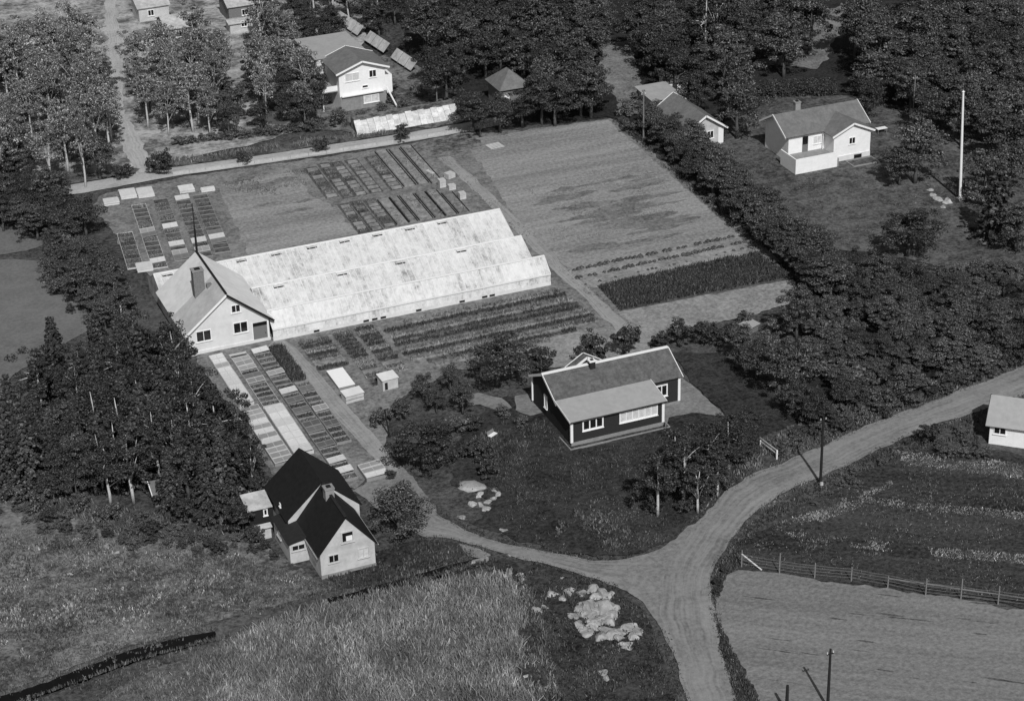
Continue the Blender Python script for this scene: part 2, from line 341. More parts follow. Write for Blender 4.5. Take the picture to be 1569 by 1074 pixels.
for i in range(9): streak('weed_streak', -14+wr.uniform(0, 7), 50+wr.uniform(0, 14), wr.uniform(2, 5), wr.uniform(.3, .8), .0185+i*.0004, M['weedy'])
sheet('field_grass', P((-80, 405), (20, 398), (80, 400), (115, 450), (150, 500), (90, 530), (0, 590), (-80, 640)), M['leftfield'], .006, .6, .8, .4)
sheet('field_grass', P((-80, 350), (30, 345), (70, 372), (40, 385), (-80, 400)), M['leftfield'], .006, .5, .8, .4)
sheet('woodland_floor', P((-80, -60), (600, -60), (560, 60), (500, 180), (420, 215), (270, 245), (100, 270), (-80, 300)), M['forest_floor'], .004, 1.5, 2.0, .2)
sheet('villa_garden', P((480, 60), (640, 100), (720, 170), (700, 190), (560, 205), (480, 200), (440, 120)), M['meadow'], .008, 1.0, 1.0, .3)
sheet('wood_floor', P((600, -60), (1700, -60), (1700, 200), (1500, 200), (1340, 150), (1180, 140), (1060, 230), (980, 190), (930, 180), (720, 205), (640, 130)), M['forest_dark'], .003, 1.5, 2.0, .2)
sheet('clearing', P((915, 70), (965, 60), (985, 130), (1000, 175), (960, 175), (930, 130)), M['meadow_pale'], .009, 1.0, .8, .4)
sheet('clearing', P((1250, 20), (1330, 0), (1345, 10), (1290, 40), (1270, 90), (1250, 105), (1170, 100), (1160, 92), (1240, 75)), M['meadow_pale'], .009, 1.0, .8, .4)

for i in range(22):
    q = at(wr.uniform(1140, 1560), wr.uniform(895, 1050)); streak('furrow', q.x, q.y, wr.uniform(1.5, 5), wr.uniform(.06, .14), .0180+i*.0003, M['soil_dark'], math.atan2(-17, 22.4)+wr.uniform(-.04, .04))
# roads and paths
LB = P((490, 228), (500, 222))
ROAD_L = P((1085, 1150), (1052, 1074), (1036, 1020), (1020, 965), (1012, 930), (1015, 890), (1035, 850), (1065, 805), (1100, 765), (1140, 735), (1200, 708), (1262, 682), (1330, 652), (1400, 626), (1480, 595), (1569, 560), (1700, 505))
ROAD_R = P((1158, 1150), (1130, 1074), (1112, 1015), (1097, 960), (1089, 915), (1094, 875), (1108, 845), (1132, 812), (1168, 778), (1212, 750), (1262, 727), (1330, 697), (1392, 668), (1440, 648), (1500, 630), (1569, 605), (1700, 550))
DRIVE_U = P((652, 768), (668, 785), (705, 808), (760, 828), (820, 842), (880, 853), (930, 858), (968, 856)); DRIVE_D = P((628, 812), (650, 821), (690, 826), (750, 842), (810, 858), (870, 874), (915, 888), (948, 900))
ribbon('road', ROAD_L, ROAD_R, M['road'], .03, .4)
ribbon('driveway', DRIVE_U, DRIVE_D, M['road'], .024, .35)
sheet('junction', P((925, 862), (960, 856), (988, 850), (1012, 841), (1034, 826), (1054, 806), (1085, 795), (1075, 900), (1050, 1000), (1030, 1000), (1016, 970), (1002, 945), (985, 922), (960, 905), (925, 893)), M['gravel_yard'], .027, .12, .3, 1.0)
sheet('yard', P((540, 752), (575, 730), (580, 705), (603, 704), (640, 738), (672, 785), (655, 824), (612, 806), (575, 775)), M['gravel_yard'], .02, .3, .4, .8)
ribbon('path', P((408, 534), (433, 544), (500, 622), (562, 690), (583, 715), (580, 730)), P((420, 521), (447, 528), (520, 608), (580, 675), (602, 702), (612, 728)), M['path'], .022, .15)
ribbon('path', P((672, 243), (740, 305), (800, 365), (850, 415), (920, 482), (965, 528)), P((690, 240), (758, 302), (815, 358), (868, 410), (942, 478), (1000, 524)), M['path'], .022, .3)
ribbon('path', P((940, 178), (1000, 228), (1070, 290), (1140, 350), (1225, 428)), P((956, 178), (1020, 228), (1088, 290), (1158, 350), (1240, 425)), M['ground'], .022, .3)
ribbon('lane', P((60, 290), (130, 280), (265, 257), (390, 240), (500, 223), (606, 207), (706, 190), (760, 180)), P((60, 305), (138, 294), (270, 270), (392, 253), (502, 237), (608, 221), (710, 203), (765, 192)), M['lane'], .022, .12)
ribbon('lane_verge', P((60, 278), (130, 268), (265, 247), (390, 228), (500, 211), (600, 196)), P((60, 288), (130, 278), (265, 256), (390, 239), (500, 222), (604, 206)), M['lawn'], .016, .4)
ribbon('avenue', P((158, -60), (162, 20), (166, 90), (174, 170), (190, 225), (208, 268)), P((176, -60), (180, 20), (185, 90), (192, 170), (214, 210), (236, 262)), M['lane'], .028, .5)
sheet('patio', P((1008, 600), (1042, 578), (1075, 602), (1110, 637), (1060, 632), (1025, 640), (1020, 655)), M['gravel_yard'], .02, .15, .4, .8)
sheet('patio', P((716, 606), (733, 602), (768, 610), (785, 625), (760, 628), (735, 620), (716, 622)), M['gravel_yard'], .02, .15, .4, .8)
sheet('patio', P((790, 607), (812, 603), (832, 600), (832, 632), (812, 638), (790, 628)), M['gravel_yard'], .021, .15, .4, .8)
# ditches: channels of black peat cut into the meadow
M['peat'] = pmat('wet_peat', .005, .4, 1.5, .9, .1, .05)
for ln, wd, dep in ((DITCH, .62, 1.0), (DITCH2, .42, .7)):
    c, L = along(smooth_line(ln), 3); c, _ = along(smooth_line(ln), int(L/.5)); mb = MB(); k = len(c)
    for i, p in enumerate(c):
        t = (c[min(i+1, k-1)]-c[max(i-1, 0)]).normalized(); nn = V((-t.y, t.x)); w = wd*(1+.9*float(fnoise(p.x, p.y, .7, 8)-.5))
        e = min(1, (k-1-i)/7+.03); w *= .25+.75*e
        for s, z in ((-1.35, -.10), (-.8, -.5*dep*e-.05), (-.3, -dep*e), (.3, -dep*e), (.8, -.5*dep*e-.05), (1.3, -.06)):
            q = p+nn*(s*w); mb.v.append((q.x, q.y, z))
    for i in range(k-1):
        for j in range(5): mb.f.append((i*6+j, i*6+j+1, i*6+7+j, i*6+6+j))
    struct(mb.build('ditch', M['peat'], smooth=True))

# ================================================================ BUILDINGS
M['white'] = pmat('white_paint', .82, .05, 3, .6, .3, dirt=.08)
M['white_old'] = pmat('weathered_white_boards', .52, .10, 1.5, .8, .2, dirt=.22)
M['cream'] = pmat('pale_render', .67, .06, 1.5, .8, .2, dirt=.12)
M['trim'] = pmat('white_trim', .78, .04, 4, .55, .3)
M['dark_boards'] = pmat('dark_red_boards', .028, .2, 5, .8, .2)
M['roof_dark'] = pmat('black_roofing', .012, .35, 2.2, .75, .2, .01)
M['roof_black2'] = pmat('lean_to_roofing', .02, .3, 3, .8, .2, .01)
M['roof_tile'] = pmat('tile_roof', .115, .4, 2.6, .85, .2, .04, dirt=.3)
M['roof_felt'] = pmat('pale_felt_roof', .33, .10, 1.6, .85, .2, .01, dirt=.1)
M['roof_grey'] = pmat('grey_roof', .16, .22, 2.2, .85, .2, .015, dirt=.2)
M['roof_light'] = pmat('light_sheet_roof', .50, .16, 1.6, .7, .3, .01, dirt=.35)
M['shop_roof'] = pmat('workshop_roof', .46, .14, 1.1, .85, .2, .01, dirt=.18)
M['shop_roof2'] = pmat('workshop_roof_newer', .62, .10, 1.1, .85, .2, .01, dirt=.15)
M['shop_roof3'] = pmat('limed_roof', .76, .08, 1.1, .85, .2, .01, dirt=.12)  # right slopes coloured lighter to offset their weaker sun
M['brick'] = pmat('chimney_brick', .17, .3, 6, .9, .15, .02)
M['brick_light'] = pmat('light_chimney', .26, .12, 4, .9, .15, .01)
M['metal_dark'] = pmat('dark_metal', .012, .2, 4, .6, .3)
M['concrete'] = pmat('concrete', .26, .15, 2.5, .9, .15, .01, dirt=.2)
M['door'] = pmat('grey_door', .16, .10, 5, .7, .2)
M['glass'] = pmat('window_glass', .012, .2, 2, .12, .5)
M['curtain'] = pmat('curtained_glass', .55, .25, 2.6, .25, .5)  # mottled pale panes
M['wash'] = washmat('whitewashed_glass', .55)
M['wash_front'] = washmat('whitewashed_front', .68)  # brighter copy of the wash makes up for slanting sun on upright panes
M['kerb'] = pmat('pale_kerb', .46, .15, 2.5, .9, .15, .01, dirt=.2)
M['limestone'] = pmat('pale_bank_stone', .6, .25, 3, .9, .15, .03, rand=.2, dirt=.25)
M['wash_bar'] = pmat('white_glazing_bar', .70, .06, 4, .6, .3)
M['gutter'] = pmat('gutter_board', .30, .25, 2, .8, .2)
M['wood'] = pmat('weathered_wood', .17, .2, 5, .85, .2)
M['wood_dark'] = pmat('tarred_wood', .02, .2, 5, .85, .2)

def win(parent, o, u, n, w, h, lights=2, mat='glass', frame='trim', bar=.09, split=0, shade=.35):
    """window: frame and mullions proud of the wall, each pane its own child"""
    o, u, n = V(o), V(u).normalized(), V(n).normalized(); z = V((0, 0, 1)); mb = MB()
    def bar_(a, b, t): mb.beam(o+u*a[0]+z*a[1]+n*.03, o+u*b[0]+z*b[1]+n*.03, t, .08, up=n)
    bar_((-bar/2, 0), (w+bar/2, 0), bar); bar_((-bar/2, h), (w+bar/2, h), bar)
    bar_((0, bar/2), (0, h-bar/2), bar); bar_((w, bar/2), (w, h-bar/2), bar)
    for i in range(1, lights): bar_((w*i/lights, bar/2), (w*i/lights, h-bar/2), bar*.8)
    if split: bar_((bar/2, h*split), (w-bar/2, h*split), bar*.5)
    f = mb.build('window', M[frame], parent)
    for i in range(lights):
        a, b = w*i/lights+bar*.4, w*(i+1)/lights-bar*.4; mp = MB()
        mp.slab(o+u*a+z*bar*.4+n*.012, o+u*b+z*bar*.4+n*.012, o+u*b+z*(h-bar*.4)+n*.012, o+u*a+z*(h-bar*.4)+n*.012, .01)
        mp.build('pane', M[mat], f)
    sl = MB(); sl.beam(o-u*.12-z*(bar*.5+.03)+n*.07, o+u*(w+.12)-z*(bar*.5+.03)+n*.07, .14, .05, up=z); sl.build('sill', M[frame], f)
    return f
def gable(parent, x0, x1, y0, y1, ze, zr, wall, roof, axis='y', ov=.3, t=.12, verge='trim', ridge=None, z0=-.2, eave_ov=None, roof2=None):
    eo = ov if eave_ov is None else eave_ov; mb = MB()
    if axis == 'y':
        xm = (x0+x1)/2; sl = (zr-ze)/((x1-x0)/2); mb.prism([(x0, z0), (x1, z0), (x1, ze), (xm, zr), (x0, ze)], y0, y1)
        A = lambda s, y: (xm+s*((x1-x0)/2+eo), y, ze-sl*eo+t+.02)
        B = lambda y: (xm, y, zr+t+.02); lo, hi = y0-ov, y1+ov
        w = mb.build('wall', M[wall], parent)
        r1 = MB().slab(A(-1, lo), B(lo), B(hi), A(-1, hi), t); r2 = MB().slab(B(lo), A(1, lo), A(1, hi), B(hi), t)
    else:
        ym = (y0+y1)/2; sl = (zr-ze)/((y1-y0)/2); mb.prismx([(y0, z0), (y1, z0), (y1, ze), (ym, zr), (y0, ze)], x0, x1)
        A = lambda s, x: (x, ym+s*((y1-y0)/2+eo), ze-sl*eo+t+.02)
        B = lambda x: (x, ym, zr+t+.02); lo, hi = x0-ov, x1+ov
        w = mb.build('wall', M[wall], parent)
        r1 = MB().slab(A(-1, lo), A(-1, hi), B(hi), B(lo), t); r2 = MB().slab(B(lo), B(hi), A(1, hi), A(1, lo), t)
    ro = r1.build('roof', M[roof], parent); r2.build('roof', M[roof2 or roof], parent)
    if verge:
        for s in (-1, 1):
            for e, sg in ((lo, -1), (hi, 1)):
                mb = MB(); a, b = V(A(s, e)), V(B(e)); dn = V((0, 0, -.07)); sh = (V((0, sg, 0)) if axis == 'y' else V((sg, 0, 0)))*.025
                mb.beam(a+dn+sh, b+dn+sh, .07, .26, up=(0, 0, 1)); mb.build('verge_board', M[verge], parent)
    if ridge: MB().beam(V(B(lo))+V((0, 0, .03)), V(B(hi))+V((0, 0, .03)), .46, .08).build('ridge_cap', M[ridge], parent)
    return w, ro
def chimney(parent, x, y, z0, z1, w, d, mat, cap='concrete'):
    c = MB().box(x-w/2, x+w/2, y-d/2, y+d/2, z0, z1-.18).build('chimney', M[mat], parent)
    MB().box(x-w/2-.07, x+w/2+.07, y-d/2-.07, y+d/2+.07, z1-.18, z1-.04).build('chimney_cap', M[cap], c)
    MB().box(x-w/4, x+w/4, y-d/4, y+d/4, z1-.04, z1+.06).build('flue', M['metal_dark'], c)
    return c

# ---- workshop with gable and tall chimney at the greenhouse end
t = thing('workshop', 'pale gabled workshop with big brick chimney at the left end of the greenhouse', 'workshop', (-34.9, 15.09, 0))
gable(t, 0, 9.85, 0, 5.2, 3.0, 7.0, 'cream', 'shop_roof', ov=.35, eave_ov=.6, verge=None, roof2='shop_roof3')
gable(t, .02, 9.83, 5.56, 13.2, 2.98, 6.97, 'cream', 'shop_roof2', ov=.0, eave_ov=.6, verge=None, roof2='shop_roof3')
for s, mt in ((-1, 'trim'), (1, 'metal_dark')):
    MB().beam((4.925+s*5.5, -.38, 2.55), (4.925, -.38, 7.02), .06, .26).build('verge_board', M[mt], t)
MB().beam((4.925, -.35, 7.2), (4.925, 13.2, 7.17), .26, .10).build('ridge_cap', M['metal_dark'], t)
win(t, (.95, 0, 1.55), (1, 0, 0), (0, -1, 0), 1.75, 1.35, 2)
win(t, (5.5, 0, 1.7), (1, 0, 0), (0, -1, 0), 1.7, 1.35, 2)
win(t, (5.45, 0, 4.45), (1, 0, 0), (0, -1, 0), 1.05, .95, 2)
dr = MB().box(7.85, 9.55, -.05, .02, .1, 2.1).build('door', M['door'], t)
MB().box(7.75, 9.65, -.09, -.02, 2.12, 2.55).build('transom', M['glass'], dr)
for x in (7.75, 9.65): MB().beam((x, -.06, .1), (x, -.06, 2.6), .14, .1).build('door_jamb', M['trim'], dr)
MB().box(9.3, 9.38, -.1, -.05, 1.0, 1.12).build('handle', M['metal_dark'], dr)
MB().box(-.05, 9.9, -.12, .0, -.1, .38).build('plinth', M['cream'], t)
chimney(t, 2.95, 5.0, 4.0, 8.6, 1.3, 1.1, 'brick')
MB().box(3.75, 4.35, 4.0, 4.5, 5.3, 6.75).build('roof_vent', M['brick'], t)
fl = thing('flue_pole', 'thin dark metal flue standing at the rear end of the workshop ridge', 'flue', (-29.93, 27.95, 0))
MB().tube([(0, 0, 3), (0, 0, 7.5), (0, 0, 10.2)], [.16, .14, .13], 8).build('pipe', M['metal_dark'], fl); MB().tube([(0, 0, 10.2), (0, 0, 13.6)], [.07, .05], 6).build('rod', M['metal_dark'], fl)
MB().box(-.4, .4, -.35, .35, -.1, 3.0).build('base', M['concrete'], fl)

# ---- greenhouse: three whitewashed spans
t = thing('greenhouse', 'long whitewashed greenhouse of three ridged glass spans across the nursery', 'greenhouse', (-25.0, 14.5, 0))
GX0, GX1 = .15, 36.3
spans = [(0.0, 1.9, 4.6, 1.55, 3.15, GX0, 36.3), (4.75, 8.3, 12.1, 1.5, 3.35, GX0, 35.9), (12.25, 17.0, 20.6, 1.5, 3.55, GX0-10, 36.5)]
random.seed(3)
pane_cache = {}
for si, (ya, yr, yb, ze, zr, xa, xb) in enumerate(spans):
    MB().prismx([(ya, -.1), (yb, -.1), (yb, ze), (yr, zr-.1), (ya, ze)], xb-.06, xb).build('end_wall', M['wash'], t)
    if si == 2: MB().prismx([(ya, -.1), (yb, -.1), (yb, ze), (yr, zr-.1), (ya, ze)], xa, xa+.06).build('end_wall', M['wash'], t)
    n = int((xb-xa)/1.5); w = (xb-xa)/n
    for y0, z0, y1, z1, nm in ((ya, ze, yr, zr, 'pane'), (yr, zr, yb, ze, 'pane')):
        key = (si, y0)
        mb = MB(); dz = .02
        mb.slab((0.02, 0, 0), (w-.02, 0, 0), (w-.02, y1-y0, z1-z0), (0.02, y1-y0, z1-z0), .03)
        pm = mb.mesh('pane')
        for i in range(n):
            o = link('pane', pm, M['wash'], t); o.location = (xa+i*w, y0, z0+random.uniform(-.012, .012)); o.rotation_euler = (random.uniform(-.008, .008), random.uniform(-.006, .006), 0)
        fb = MB()
        for i in range(n*2+1):
            x = xa+i*w/2; nn = V((0, -(z1-z0), y1-y0)).normalized()*.035
            fb.beam(V((x, y0, z0))+nn, V((x, y1, z1))+nn, .045, .05)
        fb.build('glazing_bars', M['wash_bar'], t)
    MB().beam((xa, yr, zr+.06), (xb, yr, zr+.06), .3, .1).build('ridge_cap', M['trim'], t)
    MB().box(xa, xb, ya-.14, ya+.14, ze-.14, ze+.02).build('gutter', M['gutter'] if si else M['wash_bar'], t)
    for k in range(9 if si == 2 else (4 if si == 1 else 0)):                   # propped ridge vents
        x = xa+(3.2 if si == 1 else 1.2)+k*((xb-xa-5)/(9 if si == 2 else 4))+random.uniform(-.6, .6); sl = (zr-ze)/(yr-ya)
        v = MB().slab((x, yr-.62, zr-.62*sl+.22), (x+1.3, yr-.62, zr-.62*sl+.22), (x+1.3, yr-.12, zr+.0), (x, yr-.12, zr+.0), .03).build('ridge_vent', M['wash'], t)
        MB().slab((x, yr-.62, zr-.62*sl+.05), (x+1.3, yr-.62, zr-.62*sl+.05), (x+1.3, yr-.2, zr-.2*sl+.05), (x, yr-.2, zr-.2*sl+.05), .02).build('vent_opening', M['glass'], v)
n = 24; w = (GX1-GX0)/n
for i in range(n):
    MB().box(GX0+i*w+.03, GX0+(i+1)*w-.03, -.03, .02, .45, 1.5).build('side_pane', M['wash_front'], t)
    if i: MB().box(GX0+i*w-.04, GX0+i*w+.04, -.07, .02, .3, 1.5).build('post', M['wash_bar'], t)
MB().box(GX0, GX1, -.1, .1, -.1, .42).build('base_wall', M['cream'], t)
for x in (5.2, 11.5, 12.6, 13.7, 18.3, 24, 27, 28):
    MB().box(x, x+.7, -.16, -.1, .12, .36).build('floor_vent', M['metal_dark'], t)

# ---- dark cottage
t = thing('cottage', 'dark boarded cottage with white trim and low lean-to front beside the lawn', 'cottage', (-2.77, -23.46, 0))
gable(t, 0.02, 14.75, 3.65, 10.65, 3.42, 5.2, 'dark_boards', 'roof_tile', axis='x', ov=.32, verge='trim', ridge='trim')
MB().prismx([(0, -.1), (3.64, -.1), (3.64, 3.55), (0, 3.0)], 0, 10.97).build('lean_to_wall', M['dark_boards'], t)
lr = MB().slab((-.3, -.35, 3.02), (11.25, -.35, 3.02), (11.25, 3.75, 3.68), (-.3, 3.75, 3.68), .1).build('lean_to_roof', M['roof_felt'], t)
for x in (-.33, 11.28): MB().beam((x, -.36, 2.98), (x, 3.75, 3.64), .05, .2).build('verge_board', M['trim'], t)
MB().beam((-.3, -.38, 2.94), (11.25, -.38, 2.94), .05, .12).build('eave_board', M['dark_boards'], t)
for x, y, h in ((0, 0, 3.0), (10.97, 0, 3.0), (14.75, 3.65, 3.4), (0, 10.65, 3.4)):
    MB().box(x-.14, x+.16, y-.07, y+.12, .28, h).build('corner_board', M['trim'], t)
win(t, (1.35, 0, 1.5), (1, 0, 0), (0, -1, 0), 2.35, 1.2, 3, bar=.16)
win(t, (5.75, 0, 1.42), (1, 0, 0), (0, -1, 0), 4.5, 1.3, 6, mat='curtain', bar=.13)
win(t, (11.9, 3.65, 1.35), (1, 0, 0), (0, -1, 0), 1.35, 1.35, 2, bar=.15)
win(t, (0, 7.3, 1.2), (0, -1, 0), (-1, 0, 0), .7, 1.5, 1, mat='curtain', bar=.13)
MB().box(-.06, 11.03, -.08, 0, -.15, .3).build('plinth', M['concrete'], t); MB().box(11.0, 14.8, 3.57, 3.65, -.15, .3).build('plinth', M['concrete'], t)
gable(t, 3.7, 7.7, 8.6, 9.3, 4.2, 5.4, 'dark_boards', 'roof_tile', axis='y', ov=.2, verge='trim')
chimney(t, 5.5, 6.75, 4.6, 6.05, .65, .6, 'roof_black2', 'trim')
tag(MB().box(-.6, 11.4, -1.0, -.88, -.05, .12).box(-.6, -.48, -.88, 2.2, -.05, .12).box(11.28, 11.4, -.88, .6, -.05, .12).build('bed_edging', M['concrete']), 'pale concrete edging of the narrow bed along the cottage front', 'edging').location = (-2.77, -23.46, 0)

# ---- white house with black roof
t = thing('house', 'white house with steep black roofs and lean-to by the yard', 'house', (-35.67, -37.06, 0))
gable(t, 0, 5.62, 0, 7.1, 2.8, 6.24, 'white_old', 'roof_dark', ov=.12, eave_ov=.3, verge=None)
MB().beam((2.81, -.1, 6.42), (2.81, 7.0, 6.42), .3, .06).build('ridge_cap', M['roof_black2'], t)
for s in (-1, 1): MB().tube([(2.81+s*3.16, -.12, 2.42), (2.81+s*3.16, 7.0, 2.46)], [.06, .06], 6).build('gutter', M['gutter'], t)
gable(t, -1.0, 6.5, 7.1, 14.6, 2.95, 6.35, 'white_old', 'roof_dark', ov=.03, eave_ov=.3, verge=None)
MB().prismx([(3.9, -.1), (9.3, -.1), (9.3, 2.2), (3.9, 2.2)], -1.95, -.02).build('lean_to_wall', M['white_old'], t)
MB().slab((-2.15, 3.7, 2.28), (-.02, 3.7, 2.75), (-.02, 9.5, 2.75), (-2.15, 9.5, 2.28), .1).build('lean_to_roof', M['roof_black2'], t)
chimney(t, 2.75, 4.9, 5.2, 7.15, .9, .9, 'brick_light', 'concrete')
win(t, (.85, 0, 1.55), (1, 0, 0), (0, -1, 0), 1.0, .85, 2, frame='white_old')
win(t, (3.9, 0, 1.3), (1, 0, 0), (0, -1, 0), 1.05, 1.05, 2, mat='curtain', frame='white_old')
wn_ = win(t, (2.3, 0, 3.5), (1, 0, 0), (0, -1, 0), 1.2, 1.15, 1, frame='white_old', bar=.14)
MB().box(2.75, 3.4, -.03, -.016, 3.6, 4.15).build('curtain', M['trim'], t)  # white curtain at the attic window
win(t, (-1.7, 3.9, 1.35), (1, 0, 0), (0, -1, 0), 1.3, .6, 2, frame='white_old')
MB().box(-.12, -.04, 4.6, 5.4, .05, 1.9).build('door', M['glass'], t)
win(t, (-1.95, 8, 1.1), (0, -1, 0), (-1, 0, 0), 1.2, .8, 1, frame='white_old')
MB().box(0, 5.66, -.05, .0, -.2, .32).build('plinth', M['concrete'], t)
win(t, (-1.0, 9.8, 3.2), (0, -1, 0), (-1, 0, 0), .3, .3, 1)
# annex with pale sheet roof
t = thing('outhouse', 'small dark outhouse with pale sheet roof beside the black-roofed house', 'outhouse', (-40.0, -25.2, 0))
MB().box(.55, 3.1, 0, 2.3, -.1, 2.15).build('wall', M['wood_dark'], t)
MB().slab((.35, -.3, 2.2), (3.0, -.3, 2.2), (3.0, 2.4, 2.75), (.35, 2.4, 2.75), .08).build('roof', M['roof_light'], t)
win(t, (2.1, 0, 1.2), (1, 0, 0), (0, -1, 0), .35, .7, 1, bar=.12)
t = thing('porch', 'low white porch wall and ledge left of the lean-to', 'porch', (-39.5, -27.6, 0))
MB().box(.3, 1.6, 0, .15, -.1, 1.3).build('wall', M['white_old'], t); MB().slab((.0, -.25, 1.32), (1.7, -.25, 1.32), (1.7, .5, 1.45), (.0, .5, 1.45), .07).build('ledge', M['white_old'], t)
# shed in the grove
t = thing('shed', 'small shed with a white-edged roof under the grove', 'shed', (-47.2, -16.8, 0))
gable(t, 0, 2.4, 0, 2.6, 1.5, 2.2, 'wood', 'roof_grey', axis='x', ov=.25, verge='trim')
t = thing('leaning_board', 'pale leaning board under the grove beside the house', 'board', (-41.8, -14.2, 0), R(-30))
MB().slab((0, 0, .05), (1.0, 0, .05), (1.0, .9, 2.0), (0, .9, 2.0), .06).build('board', M['concrete'], t); MB().beam((.5, .9, 1.9), (.5, 1.8, 0), .08, .08).build('prop', M['wood'], t)

# ---- villa top right
t = thing('villa', 'white villa with terrace and projecting gable on the lawn at upper right', 'villa', (56.1, 32.3, 0))
gable(t, 1.2, 13.3, 4.3, 11.0, 4.1, 6.0, 'white', 'roof_grey', axis='x', ov=.75, eave_ov=.5, verge='trim')
gable(t, 6.9, 12.8, 1.6, 7.6, 4.0, 5.35, 'white', 'roof_grey', axis='y', ov=.4, eave_ov=.45, verge='trim')
MB().box(0, 6.85, 0, 4.3, -.2, 1.2).build('terrace', M['concrete'], t)
MB().box(-.02, 6.6, -.02, .16, -.3, 2.2).build('parapet', M['white'], t); MB().box(-.02, .16, .16, 4.3, -.3, 2.2).build('parapet', M['white'], t)
dr = MB().box(3.4, 4.3, 4.22, 4.28, 1.2, 3.4).build('door', M['door'], t); MB().box(3.4, 4.2, 4.17, 4.22, 2.35, 3.5).build('door_pane', M['glass'], dr)
win(t, (9.35, 1.6, 2.3), (1, 0, 0), (0, -1, 0), .95, .95, 2)
win(t, (5.2, 4.3, 2.1), (1, 0, 0), (0, -1, 0), 1.2, 1.1, 2, mat='curtain')
MB().box(6.9, 12.8, 1.5, 1.6, -.2, .75).build('plinth', M['cream'], t); MB().box(10.2, 11.4, 1.42, 1.5, .1, .6).build('cellar_window', M['glass'], t)
MB().tube([(6.55, 4.0, .5), (6.55, 4.0, 4.0)], [.07, .07], 6).build('downpipe', M['trim'], t)
chimney(t, 4.5, 8.1, 5.2, 7.35, .8, .75, 'brick_light', 'concrete')
for i, x in enumerate((.6, 5.6)): MB().box(x, x+.9, .35, .9, 1.2, 1.75).build('planter', M['wood'], t)
t = thing('flower_bed', 'low concrete-edged bed in front of the villa gable', 'garden bed', (64.6, 31.0, 0))
MB().box(0, 4.2, 0, .15, 0, .18).box(0, 4.2, 2.2, 2.35, 0, .18).box(0, .15, .15, 2.2, 0, .18).box(4.05, 4.2, .15, 2.2, 0, .18).build('edging', M['concrete'], t); MB().box(.15, 4.05, .15, 2.2, -.05, .06).build('soil', M['soil_dark'], t)
t = thing('garden_table', 'white garden table behind the villa gable', 'table', at(1350, 204).to_tuple())
MB().box(-.8, .8, -.4, .4, .72, .78).build('table_top', M['trim'], t)
for sx in (-.7, .7):
    for sy in (-.3, .3): MB().box(sx-.04, sx+.04, sy-.04, sy+.04, 0, .72).build('leg', M['wood'], t)

# ---- villa top left (two storeys, balcony, flat rear wing)
t = thing('villa', 'white two-storey villa with balcony and flat rear wing among the upper trees', 'villa', (6.9, 83.6, 0))
gable(t, 0, 7.3, 0, 6.6, 6.2, 7.5, 'white', 'roof_grey', axis='y', ov=.6, eave_ov=.6, verge='trim')
MB().box(0, 7.3, -.12, -.02, -.1, 2.3).build('basement_front', M['concrete'], t)
MB().box(-1.2, 6.6, 6.9, 16.5, -.1, 6.2).build('rear_wing', M['cream'], t); MB().box(-1.6, 6.9, 6.7, 16.9, 6.3, 6.48).build('flat_roof', M['roof_felt'], t)
win(t, (4.8, 0, 4.7), (1, 0, 0), (0, -1, 0), 1.1, 1.1, 2); win(t, (3.6, 0, 3.2), (1, 0, 0), (0, -1, 0), .9, .4, 1)
win(t, (1.0, 0, 4.6), (1, 0, 0), (0, -1, 0), 2.2, 1.2, 2, mat='curtain'); win(t, (3.7, -.12, .8), (1, 0, 0), (0, -1, 0), 2.4, 1.1, 2, mat='curtain')
b = MB().box(-2.4, -.02, 1.0, 5.0, 2.9, 3.05).build('balcony', M['concrete'], t); MB().box(-2.45, -2.33, 1.0, 5.0, 3.05, 3.85).box(-2.33, -.02, .98, 1.08, 3.05, 3.85).build('balustrade', M['trim'], b)
for y in (1.2, 4.7): MB().box(-2.35, -2.2, y, y+.15, -.1, 2.9).build('balcony_post', M['trim'], t)
MB().box(7.32, 8.6, .6, 3.0, -.1, 4.4).build('stair_tower', M['white'], t); MB().beam((7.35, -.3, 2.9), (8.3, -2.0, .1), .22, .12).build('stair_rail', M['trim'], t)
MB().box(.2, 6.8, -.5, -.14, 2.35, 2.5).build('canopy', M['trim'], t)
# ---- house behind the path (upper middle right)
t = thing('house', 'low house with grey gabled roof half hidden behind bushes at the top of the hedge', 'house', (46.6, 47.2, 0))
gable(t, 0, 6.0, 0, 9.6, 2.7, 4.7, 'white_old', 'roof_grey', axis='y', ov=.5, verge='trim')
win(t, (3.4, 0, 1.1), (1, 0, 0), (0, -1, 0), 1.0, 1.1, 2)
MB().box(5.2, 6.03, -.03, .0, .1, 2.5).build('corner_board', M['trim'], t)
t = thing('garage', 'garage with pale corrugated flat roof behind the grey gabled house', 'garage', (48.2, 61.2, 0))
MB().box(0, 4.6, 0, 5.5, -.1, 2.4).build('wall', M['white_old'], t); MB().slab((-.3, -.3, 2.5), (4.9, -.3, 2.5), (4.9, 5.8, 2.8), (-.3, 5.8, 2.8), .1).build('roof', M['roof_felt'], t)
dr = MB().box(.6, 3.4, -.06, -.01, 0, 2.1).build('door', M['wood'], t)
t = thing('outhouse', 'outhouse with rough light roof beyond the pale-roofed garage', 'outhouse', (53.5, 68.0, 0), R(-12))
gable(t, 0, 3.6, 0, 3.4, 2.2, 3.0, 'cream', 'roof_grey', axis='x', ov=.3)
